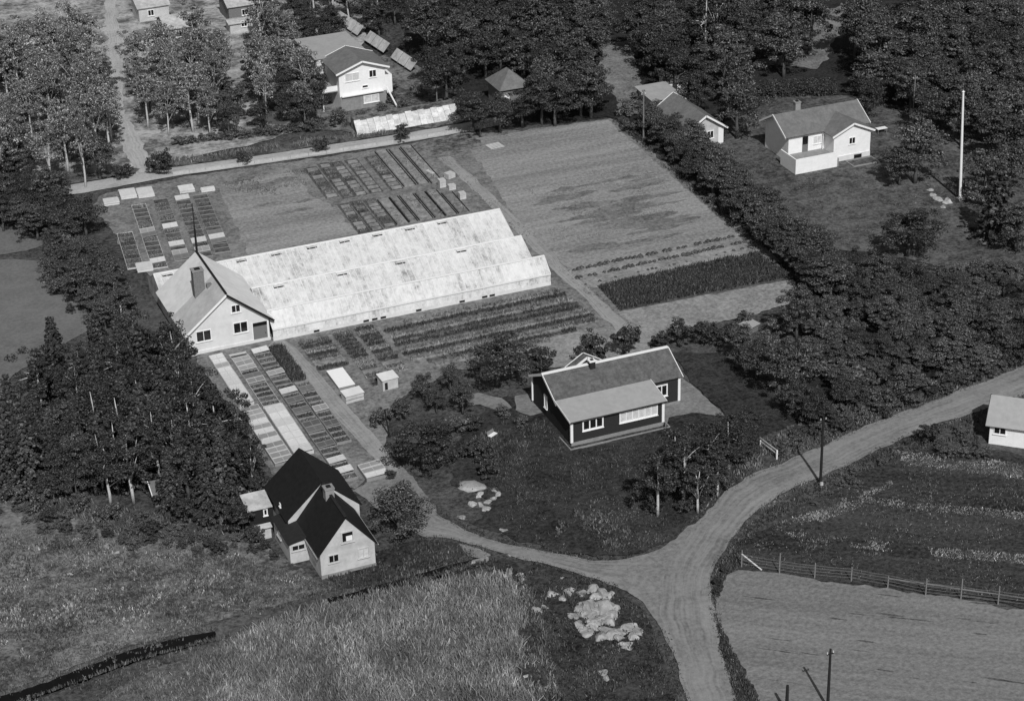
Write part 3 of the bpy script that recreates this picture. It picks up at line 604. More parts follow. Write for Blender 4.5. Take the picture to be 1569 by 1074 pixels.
# ---- pavilion with hipped roof
t = thing('pavilion', 'small pavilion with grey hipped roof among the dark upper trees', 'pavilion', (28.6, 73.2, 0))
MB().box(.4, 4.9, .4, 5.6, -.1, 3.1).build('wall', M['wood'], t)
rf = MB(); a = [(0, 0, 3.1), (5.3, 0, 3.1), (5.3, 6, 3.1), (0, 6, 3.1), (2.65, 2.6, 5.4), (2.65, 3.6, 5.4)]
rf.add(a, [(0, 1, 4), (1, 2, 5, 4), (2, 3, 5), (3, 0, 4, 5), (0, 3, 2, 1)]).build('roof', M['roof_grey'], t)
MB().box(.9, 1.7, .32, .4, .2, 2.4).build('door', M['trim'], t)
# ---- house at the right edge
t = thing('house', 'white house with light grey roof cut by the right edge beyond the road', 'house', (38.1, -41.9, 0), math.atan2(-.66, .75))
gable(t, 0, 9.5, 0, 6.0, 2.35, 4.1, 'white', 'roof_felt', axis='x', ov=.45, verge=None)
MB().beam((-.47, -.45, 2.2), (-.47, 3, 4.22), .05, .2).build('verge_board', M['wood_dark'], t); MB().beam((-.47, 6.45, 2.2), (-.47, 3, 4.22), .05, .2).build('verge_board', M['wood_dark'], t)
for x in (.45, 4.1, 7): win(t, (x, 0, 1.2), (1, 0, 0), (0, -1, 0), 1.25, 1.0, 2)
MB().box(-.05, 0, 0, 6, -.1, 2.3).prismx([(0, 2.3), (6, 2.3), (3, 4.0)], -.05, 0).build('gable_cladding', M['wood_dark'], t)  # dark layer over the white gable end, standing in for its shade
# ---- farther roofs at the top left edge
def far(label, px, py, w, dp, h, rise, roof, wall='white_old', rz=0):
    p = at(px, py, h); t = thing('far_house', label, 'house', (p.x, p.y, 0), rz, 'houses at the top edge')
    gable(t, 0, w, 0, dp, h, h+rise, wall, roof, axis='x', ov=.3, verge=None)
    win(t, (w*.3, 0, .9), (1, 0, 0), (0, -1, 0), 1.0, 1.0, 2)
far('white-roofed low house beside the avenue at the top edge', 212, 14, 5.2, 5, 2.4, .9, 'roof_light')
far('low house with mottled white roof right of the avenue', 255, 46, 5.0, 6.5, 2.4, 1.2, 'roof_light', 'wood')
far('house with wide white roof at the top edge left of the villa', 350, 12, 7.5, 6, 2.6, 1.3, 'roof_light', 'wood')
far('long low white wall building under the wide white roof', 352, 38, 6.5, 2.5, 1.6, .3, 'roof_light', 'white_old')
far('small pale-roofed shed among the trees at the upper left', 30, 70, 4.2, 5, 2.2, 1.0, 'roof_light', 'wood')
far('small hut with light gable wall beside the avenue', 212, 60, 2.6, 3, 2.0, .9, 'roof_grey', 'white_old')

# ================================================================ TREES
LM = {'dec': leafmat('broadleaf', .086, .62), 'pale': leafmat('birch_leaf', .21, .65), 'con': leafmat('needles', .062, .6), 'dark': leafmat('dark_leaf', .054, .62), 'bush': leafmat('bush_leaf', .10, .62)}
M['bark'] = pmat('bark', .09, .3, 6, .9, .1, .03)
M['birch'] = pmat('birch_bark', .48, .35, 5, .8, .2, .01)
def leaves(cent, normals, size, rs):
    """one quad per leaf cluster, tilted round its normal"""
    n = len(cent); r = rs.normal(size=(n, 3)); u = np.cross(normals, r); u /= np.linalg.norm(u, axis=1)[:, None]+1e-9
    w = np.cross(normals, u); w /= np.linalg.norm(w, axis=1)[:, None]+1e-9
    s = (size*(.6+.8*rs.rand(n)))[:, None] if np.ndim(size) == 0 else size[:, None]
    a = cent-u*s*.5; b = cent+w*s*.32+normals*s*.08; c = cent+u*s*.5; e = cent-w*s*.32+normals*s*.08
    v = np.stack([a, e, c, b], 1).reshape(-1, 3); f = np.arange(4*n).reshape(-1, 4); return v, f
def crown_round(seed, rx, rz, zc, n, leaf, clumps=60, lobe=.3, flat=.55, up=.8):
    """leaf pads held out on the surface of an uneven crown, with dark gaps between them"""
    rs = np.random.RandomState(seed); d = rs.normal(size=(clumps, 3)); d /= np.linalg.norm(d, axis=1)[:, None]
    d[:, 2] = np.where(d[:, 2] < -.6, -d[:, 2], d[:, 2]); ph = rs.rand(4)*6
    lob = 1+lobe*np.sin(3*np.arctan2(d[:, 1], d[:, 0])+ph[0])*np.cos(2.5*d[:, 2]+ph[1])+lobe*.7*(rs.rand(clumps)-.5)
    r = (.35+.65*rs.rand(clumps)**.45)*lob; cc = d*r[:, None]*np.array([rx, rx, rz]); cc[:, 2] += zc
    wt = rs.rand(clumps)+.5; k = rs.choice(clumps, n, p=wt/wt.sum()); sg = rx*(.10+.16*rs.rand(clumps)**1.5)
    q = rs.normal(size=(n, 3)); q /= np.linalg.norm(q, axis=1)[:, None]; rad = sg[k]*rs.rand(n)**.35*1.45
    pos = cc[k]+q*rad[:, None]*np.array([1.25, 1.25, flat]); pos[:, 2] -= .12*(rad/rx)*np.abs(q[:, 0])*rx
    nr = q*.75+np.array([0, 0, up*.8])+rs.normal(size=(n, 3))*.45; nr /= np.linalg.norm(nr, axis=1)[:, None]
    return leaves(pos, nr, leaf, rs), cc
def crown_conifer(seed, r, h, z0, n, leaf):
    rs = np.random.RandomState(seed); layers = int(h/.55); pos, nor = [], []
    per = n//(layers*9)+1
    for i in range(layers):
        t = i/layers; rr = r*(1-t)**.85*(.8+.4*rs.rand())+.15; nb = 7+rs.randint(4)
        for b in range(nb):
            a = 2*math.pi*(b+rs.rand()*.7)/nb+i; L = rr*(.7+.5*rs.rand())
            for _ in range(max(3, int(per*(1-t*.6)))):
                s = rs.rand()**.6; w = (rs.rand()-.5)*.55*(1.1-s)*rr
                x = math.cos(a)*L*s-math.sin(a)*w; y = math.sin(a)*L*s+math.cos(a)*w
                pos.append((x, y, z0+h*t+.25*s-.42*s*s*rr*.55+rs.normal()*.09)); nor.append((math.cos(a)*.4+rs.normal()*.45, math.sin(a)*.4+rs.normal()*.45, .9))
    pos = np.array(pos); nor = np.array(nor); nor /= np.linalg.norm(nor, axis=1)[:, None]
    return leaves(pos, nor, leaf, rs)
def trunk_mesh(seed, h, r, cc=None, limbs=6, lean=.3, z_l=.35):
    rnd = random.Random(seed); mb = MB(); pts = [(0, 0, -.3)]; x = y = 0
    for i in range(1, 6): x += rnd.uniform(-lean, lean)*.3; y += rnd.uniform(-lean, lean)*.3; pts.append((x, y, h*i/5))
    mb.tube(pts, [r*1.25, r, r*.8, r*.62, r*.42, r*.15], 6)
    if cc is not None:
        for k in range(limbs):
            c = cc[rnd.randrange(len(cc))]; zb = h*(z_l+.5*rnd.random()); i = min(4, int(zb/h*5)); b = V(pts[i]).lerp(V(pts[i+1]), .5); c = V(c)
            if c.z < b.z+.1: c.z = b.z+.4
            mb.tube([b, b.lerp(c, .55)+V((0, 0, .12)), c], [r*.45, r*.28, r*.08], 5)
    return mb.mesh('trunk', True)
PROTO = {}
def proto(key, leafm, barkm, crown, trunk):
    (v, f) = crown; cm = raw_mesh('crown', v, f); cm.materials.append(LM[leafm]); trunk.materials.append(M[barkm]); PROTO[key] = (cm, trunk)
for i in range(4):      # broadleaf, about 7 m tall, crown radius 2.5
    c, cc = crown_round(10+i, 2.4, 2.7+.25*i, 4.3, 7600, .22, 64, .34); proto('dec%d' % i, 'dec', 'bark', c, trunk_mesh(10+i, 5.6, .2, cc, 8))
for i in range(3):      # darker broadleaf
    c, cc = crown_round(30+i, 2.5, 2.3, 3.9, 7600, .21, 60, .36); proto('drk%d' % i, 'dark', 'bark', c, trunk_mesh(30+i, 5.2, .2, cc, 8))
for i in range(4):      # birch, about 9 m tall
    c, cc = crown_round(50+i, 1.75, 3.2, 5.8, 5200, .19, 64, .4, .8, .3); proto('bir%d' % i, 'pale', 'birch', c, trunk_mesh(50+i, 8.2, .15, cc, 9, .5, .3))
for i in range(2):      # dark birch
    c, cc = crown_round(60+i, 1.9, 3.0, 5.2, 4600, .20, 56, .4, .8, .3); proto('dbi%d' % i, 'dark', 'birch', c, trunk_mesh(60+i, 7.6, .15, cc, 9, .5, .3))
for i in range(3):      # spruce, about 9 m tall
    c = crown_conifer(70+i, 2.2, 8.6, .6, 7000, .34); proto('con%d' % i, 'con', 'bark', c, trunk_mesh(70+i, 8.6, .18, None))
for i in range(4):      # bush, radius 1.2, 1.9 tall
    c, cc = crown_round(80+i, 1.2, 1.0, 1.0, 2800, .15, 34, .34); proto('bus%d' % i, 'bush', 'bark', c, trunk_mesh(80+i, 1.2, .07, cc, 6, .1, .05))
for i in range(2):
    c, cc = crown_round(90+i, 1.2, 1.05, 1.0, 2800, .15, 34, .34); proto('dbu%d' % i, 'dark', 'bark', c, trunk_mesh(90+i, 1.2, .07, cc, 6, .1, .05))
PH = {'dec': 4.2, 'drk': 3.9, 'bir': 5.8, 'dbi': 5.2, 'con': 4.5, 'bus': 1.0, 'dbu': 1.0}          # crown-centre height of each kind
PR = {'dec': 2.6, 'drk': 2.6, 'bir': 1.8, 'dbi': 1.9, 'con': 2.2, 'bus': 1.25, 'dbu': 1.25}
NAME = {'dec': 'broadleaf_tree', 'drk': 'broadleaf_tree', 'bir': 'birch_tree', 'dbi': 'birch_tree', 'con': 'spruce_tree', 'bus': 'bush', 'dbu': 'bush'}
trnd = random.Random(77)
def plant(kind, x, y, s, label, group=None, sz=None, name=None):
    n = sum(k.startswith(kind) for k in PROTO); cm, tm = PROTO[kind+str(trnd.randrange(n))]
    nm = name or NAME[kind]; small = kind in ('bus', 'dbu')
    t = thing(nm, label, 'bush' if small else 'tree', (x, y, 0), trnd.uniform(0, 6.28), group)
    sz = sz or s*trnd.uniform(.9, 1.12); t.scale = (s, s*trnd.uniform(.92, 1.08), sz)
    link('stem' if small else 'trunk', tm, None, t); link('foliage' if small else 'crown', cm, None, t); return t
def tree(kind, px, py, rpx, label, group=None, tall=1.0):
    """tree whose crown centre stands over the given point of the plan; rpx = crown radius"""
    s = 1.0
    for _ in range(4):
        p = at(px, py, PH[kind]*s*tall); sc = FPX/(p-CAM).dot(CZ); s = rpx/sc/PR[kind]
    return plant(kind, p.x, p.y, s, label, group, s*tall)
def scatter(poly_px, kinds, rmin, rmax, label, group, spacing=1.25, maxn=200, seed=1, tall=1.0, zc=None):
    """even, gap-free planting of a wood: kinds = list of (kind, weight)"""
    rnd = random.Random(seed); kk = [k for k, w in kinds for _ in range(w)]; z = zc if zc is not None else PH[kinds[0][0]]*((rmin+rmax)/2/PR[kinds[0][0]])
    poly = P(*poly_px, z=z); x0, x1 = min(p[0] for p in poly), max(p[0] for p in poly); y0, y1 = min(p[1] for p in poly), max(p[1] for p in poly); done = []; made = []
    for _ in range(6000):
        x, y = rnd.uniform(x0, x1), rnd.uniform(y0, y1)
        if not inpoly(np.array([x]), np.array([y]), poly)[0]: continue
        r = rnd.uniform(rmin, rmax)
        if any((x-a)**2+(y-b)**2 < (spacing*(r+c)/2)**2 for a, b, c in done): continue
        if any((x-a)**2+(y-b)**2 < c*c for a, b, c in KEEP): continue
        q = V((x, y, z))-CAM; u, w_ = PCX+FPX*q.dot(IX)/q.dot(CZ), PCY+FPX*q.dot(IY)/q.dot(CZ)
        if not (-70 < u < 1640 and -75 < w_ < 1150): continue
        done.append((x, y, r)); k = rnd.choice(kk); s = r/PR[k]
        lb = label if isinstance(label, str) else label[k]
        made.append((plant(k, x, y, s, lb, group, s*tall*rnd.uniform(.85, 1.15)), u, w_))
        if len(done) >= maxn: break
    us = sorted(u for _, u, _ in made); ws = sorted(w for _, _, w in made); n = len(made)
    for o, u, w in made:                                         # say which part of the wood each one stands in
        a = ('left', 'centre', 'right')[(u > us[n//3])+(u > us[2*n//3])]; b = ('far', 'middle', 'near')[(w > ws[n//3])+(w > ws[2*n//3])]
        f = re.match(r'(.*?) ((?:in|on|at|behind|left) .*)', o['label']); o['label'] = '%s, %s %s part, %s' % (f.group(1), b, a, f.group(2))
KEEP = [(-28.7, 20, 9), (-46, -15.5, 2.2), (9.5, 86, 5), (9, 96, 6), (31, 76, 4.2), (49.5, 52, 5.5), (50.5, 64, 4), (62, 38, 8.5), (71.6, 15.1, 2.5), (43.1, 53.9, 1)]

tree('drk', 760, 548, 46, 'large round dark tree behind the cottage, standing by the crop rows', tall=.72)
tree('dbu', 829, 551, 23, 'small dark tree nearest the left end of the cottage ridge', tall=1.25)
tree('dbu', 907, 535, 25, 'small dark tree just behind the cottage chimney', tall=1.3)
tree('dbu', 957, 520, 24, 'small dark tree behind the middle of the cottage ridge', tall=1.3)
tree('drk', 646, 675, 45, 'big spreading tree at the end of the central path', tall=.75)
tree('dec', 610, 780, 44, 'round tree on the yard beside the black-roofed house', tall=.72)
for px, py, r, k in ((648, 590, 19, 'dec'), (690, 578, 19, 'dec'), (708, 606, 21, 'dec'), (668, 612, 17, 'drk'), (610, 628, 20, 'bus'), (582, 640, 18, 'bus'), (700, 650, 20, 'bus'), (725, 648, 18, 'dbu'), (740, 690, 24, 'dbu'), (745, 720, 20, 'dbu'), (770, 630, 14, 'bus'), (800, 645, 13, 'bus'), (720, 690, 18, 'dbu')):  # dark bushes beside the lawn are added in place of a shadow
    tree(k, px, py, r*.9, 'dark leafy bush in the thicket between the beds and the cottage' if k in ('bus', 'dbu') else 'fruit tree in the thicket between the beds and the cottage', 'thicket between beds and cottage')
# dark birches on the cottage lawn by the road
for px, py, r in ((1008, 735, 32), (1048, 708, 34), (1085, 690, 32), (1118, 672, 30), (1070, 740, 26), (1035, 690, 26), (1100, 722, 22)):
    tree('dbi', px, py, r, 'dark birch in the clump between cottage lawn and road', 'birches by the road', tall=.75)
for px, py, r in ((1060, 690, 28), (1095, 700, 28), (1120, 690, 24), (1030, 730, 24), (1075, 720, 26), (1135, 655, 26), (1000, 760, 20), (1110, 655, 26), (1148, 640, 22), (1145, 675, 24), (1085, 670, 24), (1050, 740, 22)):
    tree('drk', px, py, r, 'dense dark tree among the birches between cottage lawn and road', 'dark trees by the road', tall=.62)
for px, py, r in ((1130, 700, 16), (1090, 750, 14), (1050, 775, 14), (1140, 668, 15), (1000, 775, 14)):
    tree('dbu', px, py, r, 'low bush at the foot of the birch clump by the road', 'bushes by the road')
# bushes at the lower end of the field
for px, py, r, k in ((1015, 522, 15, 'dbu'), (1040, 512, 22, 'dbu'), (1075, 508, 22, 'dbu'), (1108, 512, 22, 'dbu'), (1138, 525, 24, 'dec'), (1160, 545, 26, 'drk'), (1140, 490, 16, 'bus'), (1222, 475, 30, 'dec'), (1190, 500, 18, 'bus'), (1180, 525, 20, 'bus'), (1250, 500, 22, 'bus'), (1195, 560, 34, 'dec'), (1235, 555, 30, 'dec'), (1222, 605, 26, 'drk'), (1250, 620, 24, 'drk')):
    tree(k, px, py, r, 'dark bush at the lower end of the pale field' if k in ('bus', 'dbu') else 'leafy tree between the pale field and the cottage garden', 'bushes below the field')
# the long row of bushes down the right side of the field
rw = random.Random(8)
for i in range(24):
    f = i/23; a = V((45.4, 57.5)).lerp(V((39.6, -6)), f)
    for dx, side in ((0, 'near'), (2.2, 'far')):
        k = rw.choice(('dec', 'drk', 'dec')); r = rw.uniform(1.6, 2.2)*(1+.35*f); s = r/PR[k]
        plant(k, a.x+dx+rw.uniform(-.5, .5), a.y+rw.uniform(-1, 1), s, 'tall bush number %d from the top in the %s file right of the field' % (i+1, side), 'row right of the field', s*.72, 'hedgerow_bush')
scatter([(1240, 400), (1330, 395), (1450, 430), (1600, 430), (1600, 525), (1480, 560), (1380, 595), (1280, 610), (1265, 520)], [('dec', 3), ('bus', 2), ('drk', 2)], 1.5, 2.4, {'dec': 'leafy tree in the thicket between the right lawn and the road', 'drk': 'leafy tree in the thicket between the right lawn and the road', 'bus': 'low bush in the thicket between the right lawn and the road'}, 'thicket above the road', 1.2, 80, 5, .72, 2.2)
scatter([(1270, 610), (1400, 600), (1560, 545), (1560, 555), (1400, 615), (1275, 660), (1190, 690), (1230, 640)], [('bus', 2), ('dbu', 1)], .7, 1.3, 'low bush on the bank along the upper edge of the road', 'bushes on the road bank', 1.5, 30, 6, .9, .8)
scatter([(1320, 395), (1420, 412), (1500, 402), (1600, 395), (1600, 440), (1440, 430), (1330, 400)], [('bus', 1)], .8, 1.3, 'bush at the lower edge of the villa lawn', 'lower edge of the villa lawn', 1.2, 34, 55, .8, .8)
tree('drk', 1392, 350, 44, 'solitary round dark tree on the villa lawn', tall=.7)
tree('dec', 1405, 228, 44, 'loose grey-leaved tree right of the villa', tall=.8); tree('dec', 1380, 250, 28, 'smaller tree leaning against the loose tree right of the villa', tall=.8)
for px, py, r, k in ((1510, 265, 34, 'dec'), (1550, 250, 34, 'dec'), (1530, 310, 38, 'con'), (1560, 345, 34, 'dec'), (1500, 300, 22, 'bus')):
    tree(k, px, py, r, 'tree in the group right of the white flagpole' if k != 'bus' else 'bush at the foot of the white flagpole', 'trees right of the flagpole', tall=.8)
scatter([(1330, 70), (1600, 70), (1600, 240), (1540, 220), (1480, 195), (1420, 175), (1350, 150), (1300, 140)], [('dec', 3), ('drk', 2)], 2.6, 3.6, 'broadleaf tree in the wood behind the villa', 'wood behind the villa', 1.12, 30, 9, .9, 4)
scatter([(1290, 60), (1340, 10), (1450, -30), (1640, -30), (1640, 90), (1330, 100)], [('dec', 3), ('drk', 1)], 2.7, 3.8, 'broadleaf tree in the far wood at the upper right', 'far wood upper right', 1.12, 34, 10, .95, 4)
scatter([(960, -40), (1250, -40), (1240, 70), (1160, 95), (1150, 150), (1110, 190), (1050, 130), (1000, 110), (975, 50)], [('drk', 3), ('dec', 2), ('dbi', 1)], 2.6, 3.6, {'drk': 'dark broadleaf tree in the wood above the grey-roofed house', 'dec': 'dark broadleaf tree in the wood above the grey-roofed house', 'dbi': 'birch in the wood above the grey-roofed house'}, 'wood above the grey-roofed house', 1.1, 44, 11, 1.0, 4.5)
scatter([(620, 30), (700, 0), (760, -40), (930, -40), (925, 60), (905, 110), (930, 160), (890, 165), (830, 150), (810, 110), (745, 90), (700, 130), (660, 110)], [('drk', 3), ('dec', 2)], 2.5, 3.4, 'dark broadleaf tree in the wood around the pavilion', 'wood around the pavilion', 1.08, 50, 12, 1.0, 4.5)
for px, py, r in ((725, 165, 30), (765, 170, 26), (800, 160, 28), (850, 150, 34), (890, 140, 30), (735, 185, 20)):
    tree('drk', px, py, r, 'dark tree along the top edge of the field', 'trees at the top edge of the field', tall=.9)
for px, py, r in ((985, 150, 18), (960, 165, 16), (1010, 205, 18), (1040, 215, 22), (1070, 200, 18), (1035, 235, 16), (965, 195, 12)):
    tree('bus', px, py, r, 'bush in front of the grey gabled house at the top of the hedge', 'bushes by the grey gabled house')
# upper left: birches and broadleaf on pale ground
LB2 = {'bir': 'slender birch in the open wood left of the avenue', 'dec': 'broadleaf tree in the open wood left of the avenue', 'drk': 'broadleaf tree in the open wood left of the avenue', 'con': 'spruce in the open wood left of the avenue'}
scatter([(-40, 90), (60, 70), (140, 40), (160, 100), (172, 190), (150, 235), (60, 250), (-40, 250)], [('bir', 5), ('dec', 2), ('drk', 1)], 1.6, 2.5, LB2, 'open wood left of the avenue', 1.1, 60, 13, 1.0, 5)
RB2 = {'bir': 'slender birch in the wood right of the avenue', 'dec': 'broadleaf tree in the wood right of the avenue', 'drk': 'broadleaf tree in the wood right of the avenue'}
scatter([(205, 60), (330, 60), (380, 60), (450, 40), (470, 110), (480, 150), (420, 160), (330, 165), (240, 170), (205, 140)], [('bir', 4), ('dec', 1), ('drk', 2)], 1.5, 2.4, RB2, 'wood right of the avenue', 1.35, 44, 14, 1.0, 5)
scatter([(380, 70), (450, 70), (480, 120), (490, 165), (430, 165), (390, 130)], [('drk', 1)], 2.0, 2.8, 'dark tree left of the two-storey villa', 'dark trees left of the villa', 1.05, 12, 15, 1.0, 4)
scatter([(380, 0), (470, -30), (610, -30), (600, 40), (520, 20), (470, 60), (400, 60)], [('bir', 1), ('drk', 2)], 1.8, 2.6, {'bir': 'birch behind the two-storey villa', 'drk': 'dark tree behind the two-storey villa'}, 'trees behind the villa', 1.3, 22, 16, 1.0, 4)
for px, py, r in ((600, 150, 11), (620, 160, 12), (585, 165, 10), (520, 180, 16), (555, 180, 12), (480, 190, 14), (640, 140, 14), (600, 130, 10)):
    tree('bus', px, py, r, 'garden bush in front of the two-storey villa', 'bushes round the villa')
for px, py, r, wh in ((188, 262, 15, 'just left of the avenue mouth'), (243, 250, 21, 'just right of the avenue mouth'), (375, 242, 12, 'midway along the lane'), (492, 222, 14, 'nearest the villa along the lane'), (614, 206, 14, 'in the gap of the lane wall')):
    tree('dbu', px, py, r, 'round roadside bush '+wh, tall=1.15)
# left strip
scatter([(-40, 240), (60, 250), (110, 300), (130, 330), (100, 345), (50, 340), (-40, 320)], [('drk', 2), ('dec', 2)], 2.0, 2.8, 'dark tree at the upper left corner of the nursery', 'trees at nursery corner', 1.15, 18, 17, .8, 3.2)
scatter([(60, 370), (110, 340), (150, 390), (185, 440), (200, 470), (150, 490), (120, 450), (80, 420)], [('dec', 2), ('bus', 2)], 1.3, 2.0, {'dec': 'leafy tree in the strip left of the nursery beds', 'bus': 'bush in the strip left of the nursery beds'}, 'strip left of the nursery', 1.2, 30, 18, .85, 2.2)
# the big grove
scatter([(30, 610), (90, 555), (160, 520), (225, 530), (300, 580), (330, 630), (370, 695), (330, 720), (240, 730), (120, 720), (-20, 710), (-30, 650)], [('con', 5), ('drk', 4), ('dec', 1), ('dbi', 2)], 1.6, 2.6, {'con': 'spruce in the big dark grove left of the white house', 'drk': 'broadleaf tree in the big dark grove left of the white house', 'dec': 'broadleaf tree in the big dark grove left of the white house', 'dbi': 'birch in the big dark grove left of the white house'}, 'big dark grove', 1.0, 105, 19, .92, 4.0)
for px, py, r in ((295, 615, 34), (175, 680, 26), (150, 690, 24), (215, 690, 24), (360, 640, 26), (385, 700, 22)):
    tree('dbi', px, py, r, 'white-stemmed birch at the near edge of the dark grove', 'birches at the grove edge')
for px, py, r in ((165, 785, 20), (285, 785, 24), (355, 795, 24), (320, 800, 18), (120, 770, 18), (60, 765, 20), (20, 755, 20), (215, 790, 14), (240, 800, 14), (390, 812, 13), (372, 790, 20), (340, 775, 22), (395, 740, 20), (405, 835, 10), (420, 850, 9), (383, 822, 12)):
    tree('bus' if px < 250 else 'dbu', px, py, r, 'bush %s along the meadow edge of the grove' % ('by the white house annex' if px > 330 else 'right of the birch stems' if px > 240 else 'below the birch stems' if px > 110 else 'at the left border'), 'bushes at the grove edge')
for px, py, r in ((1425, 662, 20),): tree('dbu', px, py, r, 'dark round bush by the road left of the edge house', tall=1.1)
for px in range(1445, 1520, 16): tree('bus', px, 690+(px-1445)*.08, 11, 'low bush in the little row below the edge house', 'bushes below the edge house')
for px, py in ((1222, 905), (1100, 890), (1112, 872), (1098, 905)):
    if px < 1200: tree('dbu', px, py, 8, 'small dark bush in the verge beside the road bend', 'verge bushes at the bend')
tree('dbu', 599, 727, 9, 'low dark bush on the gravel at the path end')
for px, py, r, lb in ((84, 432, 8, 'upper small dark bush on the smooth left field'), (93, 447, 6, 'middle tiny dark bush on the smooth left field'), (108, 474, 9, 'lower small dark bush on the smooth left field')): tree('dbu', px, py, r, lb)
scatter([(-20, 768), (60, 778), (120, 792), (230, 806), (330, 815), (400, 825), (395, 848), (330, 842), (190, 836), (100, 818), (-20, 792)], [('bus', 2), ('dbu', 1)], .45, 1.0, 'low scrub bush on the ragged edge between grove and meadow', 'scrub at the grove edge', 1.3, 40, 57, .9, .5)
scatter([(1560, 690), (1445, 690), (1380, 715), (1310, 745), (1240, 775), (1262, 735), (1400, 680), (1480, 655)], [('bus', 1)], .35, .7, 'tiny bush in the rough grass below the road', 'tiny bushes below the road', 2.2, 12, 58, .9, .4)
for px, py, r, lb in ((372, 800, 21, 'broad bush against the left side of the outhouse'), (392, 818, 15, 'bush below the porch of the black-roofed house'), (352, 768, 24, 'bush between the grove and the outhouse')): tree('dbu', px, py, r, lb, tall=1.2)
# clipped hedge behind the villa
t = thing('hedge', 'clipped flat-topped hedge behind the villa', 'hedge', (0, 0, 0))
rs = np.random.RandomState(4); a, b = V((66.5, 61.8, 0)), V((77, 57.4, 0)); n = 5200
u = rs.rand(n); w = (rs.rand(n)-.5); zz = rs.rand(n)**.5*2.1; nr = rs.normal(size=(n, 3))*.5; side = rs.randint(0, 3, n); w = np.where(side == 0, -.5, w)*2.2; zz = np.where(side == 1, 2.1, zz)
dirv = (b-a).normalized(); nv = V((-dirv.y, dirv.x, 0)); pos = np.stack([a.x+(b.x-a.x)*u+nv.x*w, a.y+(b.y-a.y)*u+nv.y*w, zz], 1)+rs.normal(size=(n, 3))*.08
nr[:, 2] += np.where(side == 1, 1, .2); nr[:, 1] -= np.where(side == 0, 1, .1); nr /= np.linalg.norm(nr, axis=1)[:, None]
v, f = leaves(pos, nr, .28, rs); link('foliage', raw_mesh('hedge', v, f), LM['dark'], t)
mb = MB()
for k in range(14): q = a.lerp(b, k/13); mb.tube([(q.x, q.y, -.1), (q.x+.1, q.y, 1.8)], [.06, .03], 5)
mb.build('stems', M['bark'], t)

# ================================================================ GRASS, CROPS AND OTHER STUFF
LM['grass'] = leafmat('grass_blades', .14, .4, 0, .25); LM['reed'] = leafmat('reed_blades', .27, .4, 0, .18); LM['reed2'] = leafmat('short_reed_blades', .19, .4, 0, .2); LM['hay'] = leafmat('dry_hay', .30, .4, 0, .3); LM['crop'] = leafmat('crop_leaves', .07, .4, 0, 0); LM['weed'] = leafmat('weeds', .19, .4, 0, .2); LM['dgrass'] = leafmat('lush_grass', .085, .45, 0, .3)
def tufts(name, poly, per, h, w, lm, label, cat='grass', seed=1, thr=0, nsc=.25, blades=3, lean=.35, parent=None, off=(0, 0), keep=True):
    rs = np.random.RandomState(seed); x0, x1 = min(p[0] for p in poly), max(p[0] for p in poly); y0, y1 = min(p[1] for p in poly), max(p[1] for p in poly)
    n = int((x1-x0)*(y1-y0)*per); x = rs.uniform(x0, x1, n); y = rs.uniform(y0, y1, n); k = inpoly(x, y, poly)
    if thr: k &= fnoise(x, y, nsc, seed) > thr+.12*(rs.rand(n)-.5)
    x, y = x[k], y[k]; n = len(x); z = ground_h(x, y)*.3 if keep else np.zeros(n)
    m_ = n*blades; bx = np.repeat(x, blades)+rs.normal(size=m_)*w*.9; by = np.repeat(y, blades)+rs.normal(size=m_)*w*.9; bz = np.repeat(z, blades)
    a = rs.rand(m_)*2*math.pi; hh = h*(.55+.8*rs.rand(m_))*(.7+.6*np.repeat(vnoise(x, y, .5, 3), blades)); ww = w*(.5+.7*rs.rand(m_)); ln = rs.normal(size=(m_, 2))*lean*hh[:, None]
    v = np.stack([np.stack([bx-np.cos(a)*ww, by-np.sin(a)*ww, bz-.03], 1), np.stack([bx+np.cos(a)*ww, by+np.sin(a)*ww, bz-.03], 1), np.stack([bx+ln[:, 0]+np.cos(a)*ww*.35, by+ln[:, 1]+np.sin(a)*ww*.35, bz+hh], 1), np.stack([bx+ln[:, 0]-np.cos(a)*ww*.35, by+ln[:, 1]-np.sin(a)*ww*.35, bz+hh*.97], 1)], 1).reshape(-1, 3)
    v[:, 0] += off[0]; v[:, 1] += off[1]
    o = link(name, raw_mesh(name, v, np.arange(4*m_).reshape(-1, 4)), LM[lm], parent)
    o['kind'] = 'stuff'
    if label: tag(o, label, cat if not parent else None)
    return o
def edge_strip(line, side, w_in, w_out):
    l_ = smooth_line(line, 1.2); a_, b_ = [], []
    for i, p in enumerate(l_):
        t_ = (l_[min(i+1, len(l_)-1)]-l_[max(i-1, 0)]).normalized(); n_ = V((-t_.y, t_.x))*side
        a_.append(p-n_*w_in); b_.append(p+n_*w_out)
    return [(p.x, p.y) for p in a_]+[(p.x, p.y) for p in reversed(b_)]
for i, (ln, sd, lb) in enumerate(((ROAD_L[7:], 1, 'ragged grass edge on the upper side of the road'), (ROAD_R, -1, 'ragged grass edge on the outer side of the road'), (DRIVE_U, 1, 'ragged grass edge on the upper side of the driveway'), (DRIVE_D, -1, 'ragged grass edge on the lower side of the driveway'), (ROAD_L[:4], 1, 'ragged grass edge beside the road at the bottom'))):
    tufts('edge_grass', edge_strip(ln, sd, .35, .7), 16, .16, .06, 'grass' if i in (0, 1) else 'dgrass', lb, 'grass', 300+i, .36, .7)
tufts('reeds', P((380, 968), (470, 935), (600, 908), (690, 888), (780, 882), (806, 940), (800, 1000), (820, 1074), (835, 1130), (305, 1130), (330, 1010)), 24, .7, .05, 'reed', 'tall pale reeds filling the bottom middle of the view', 'reeds', 1, .3, .3)
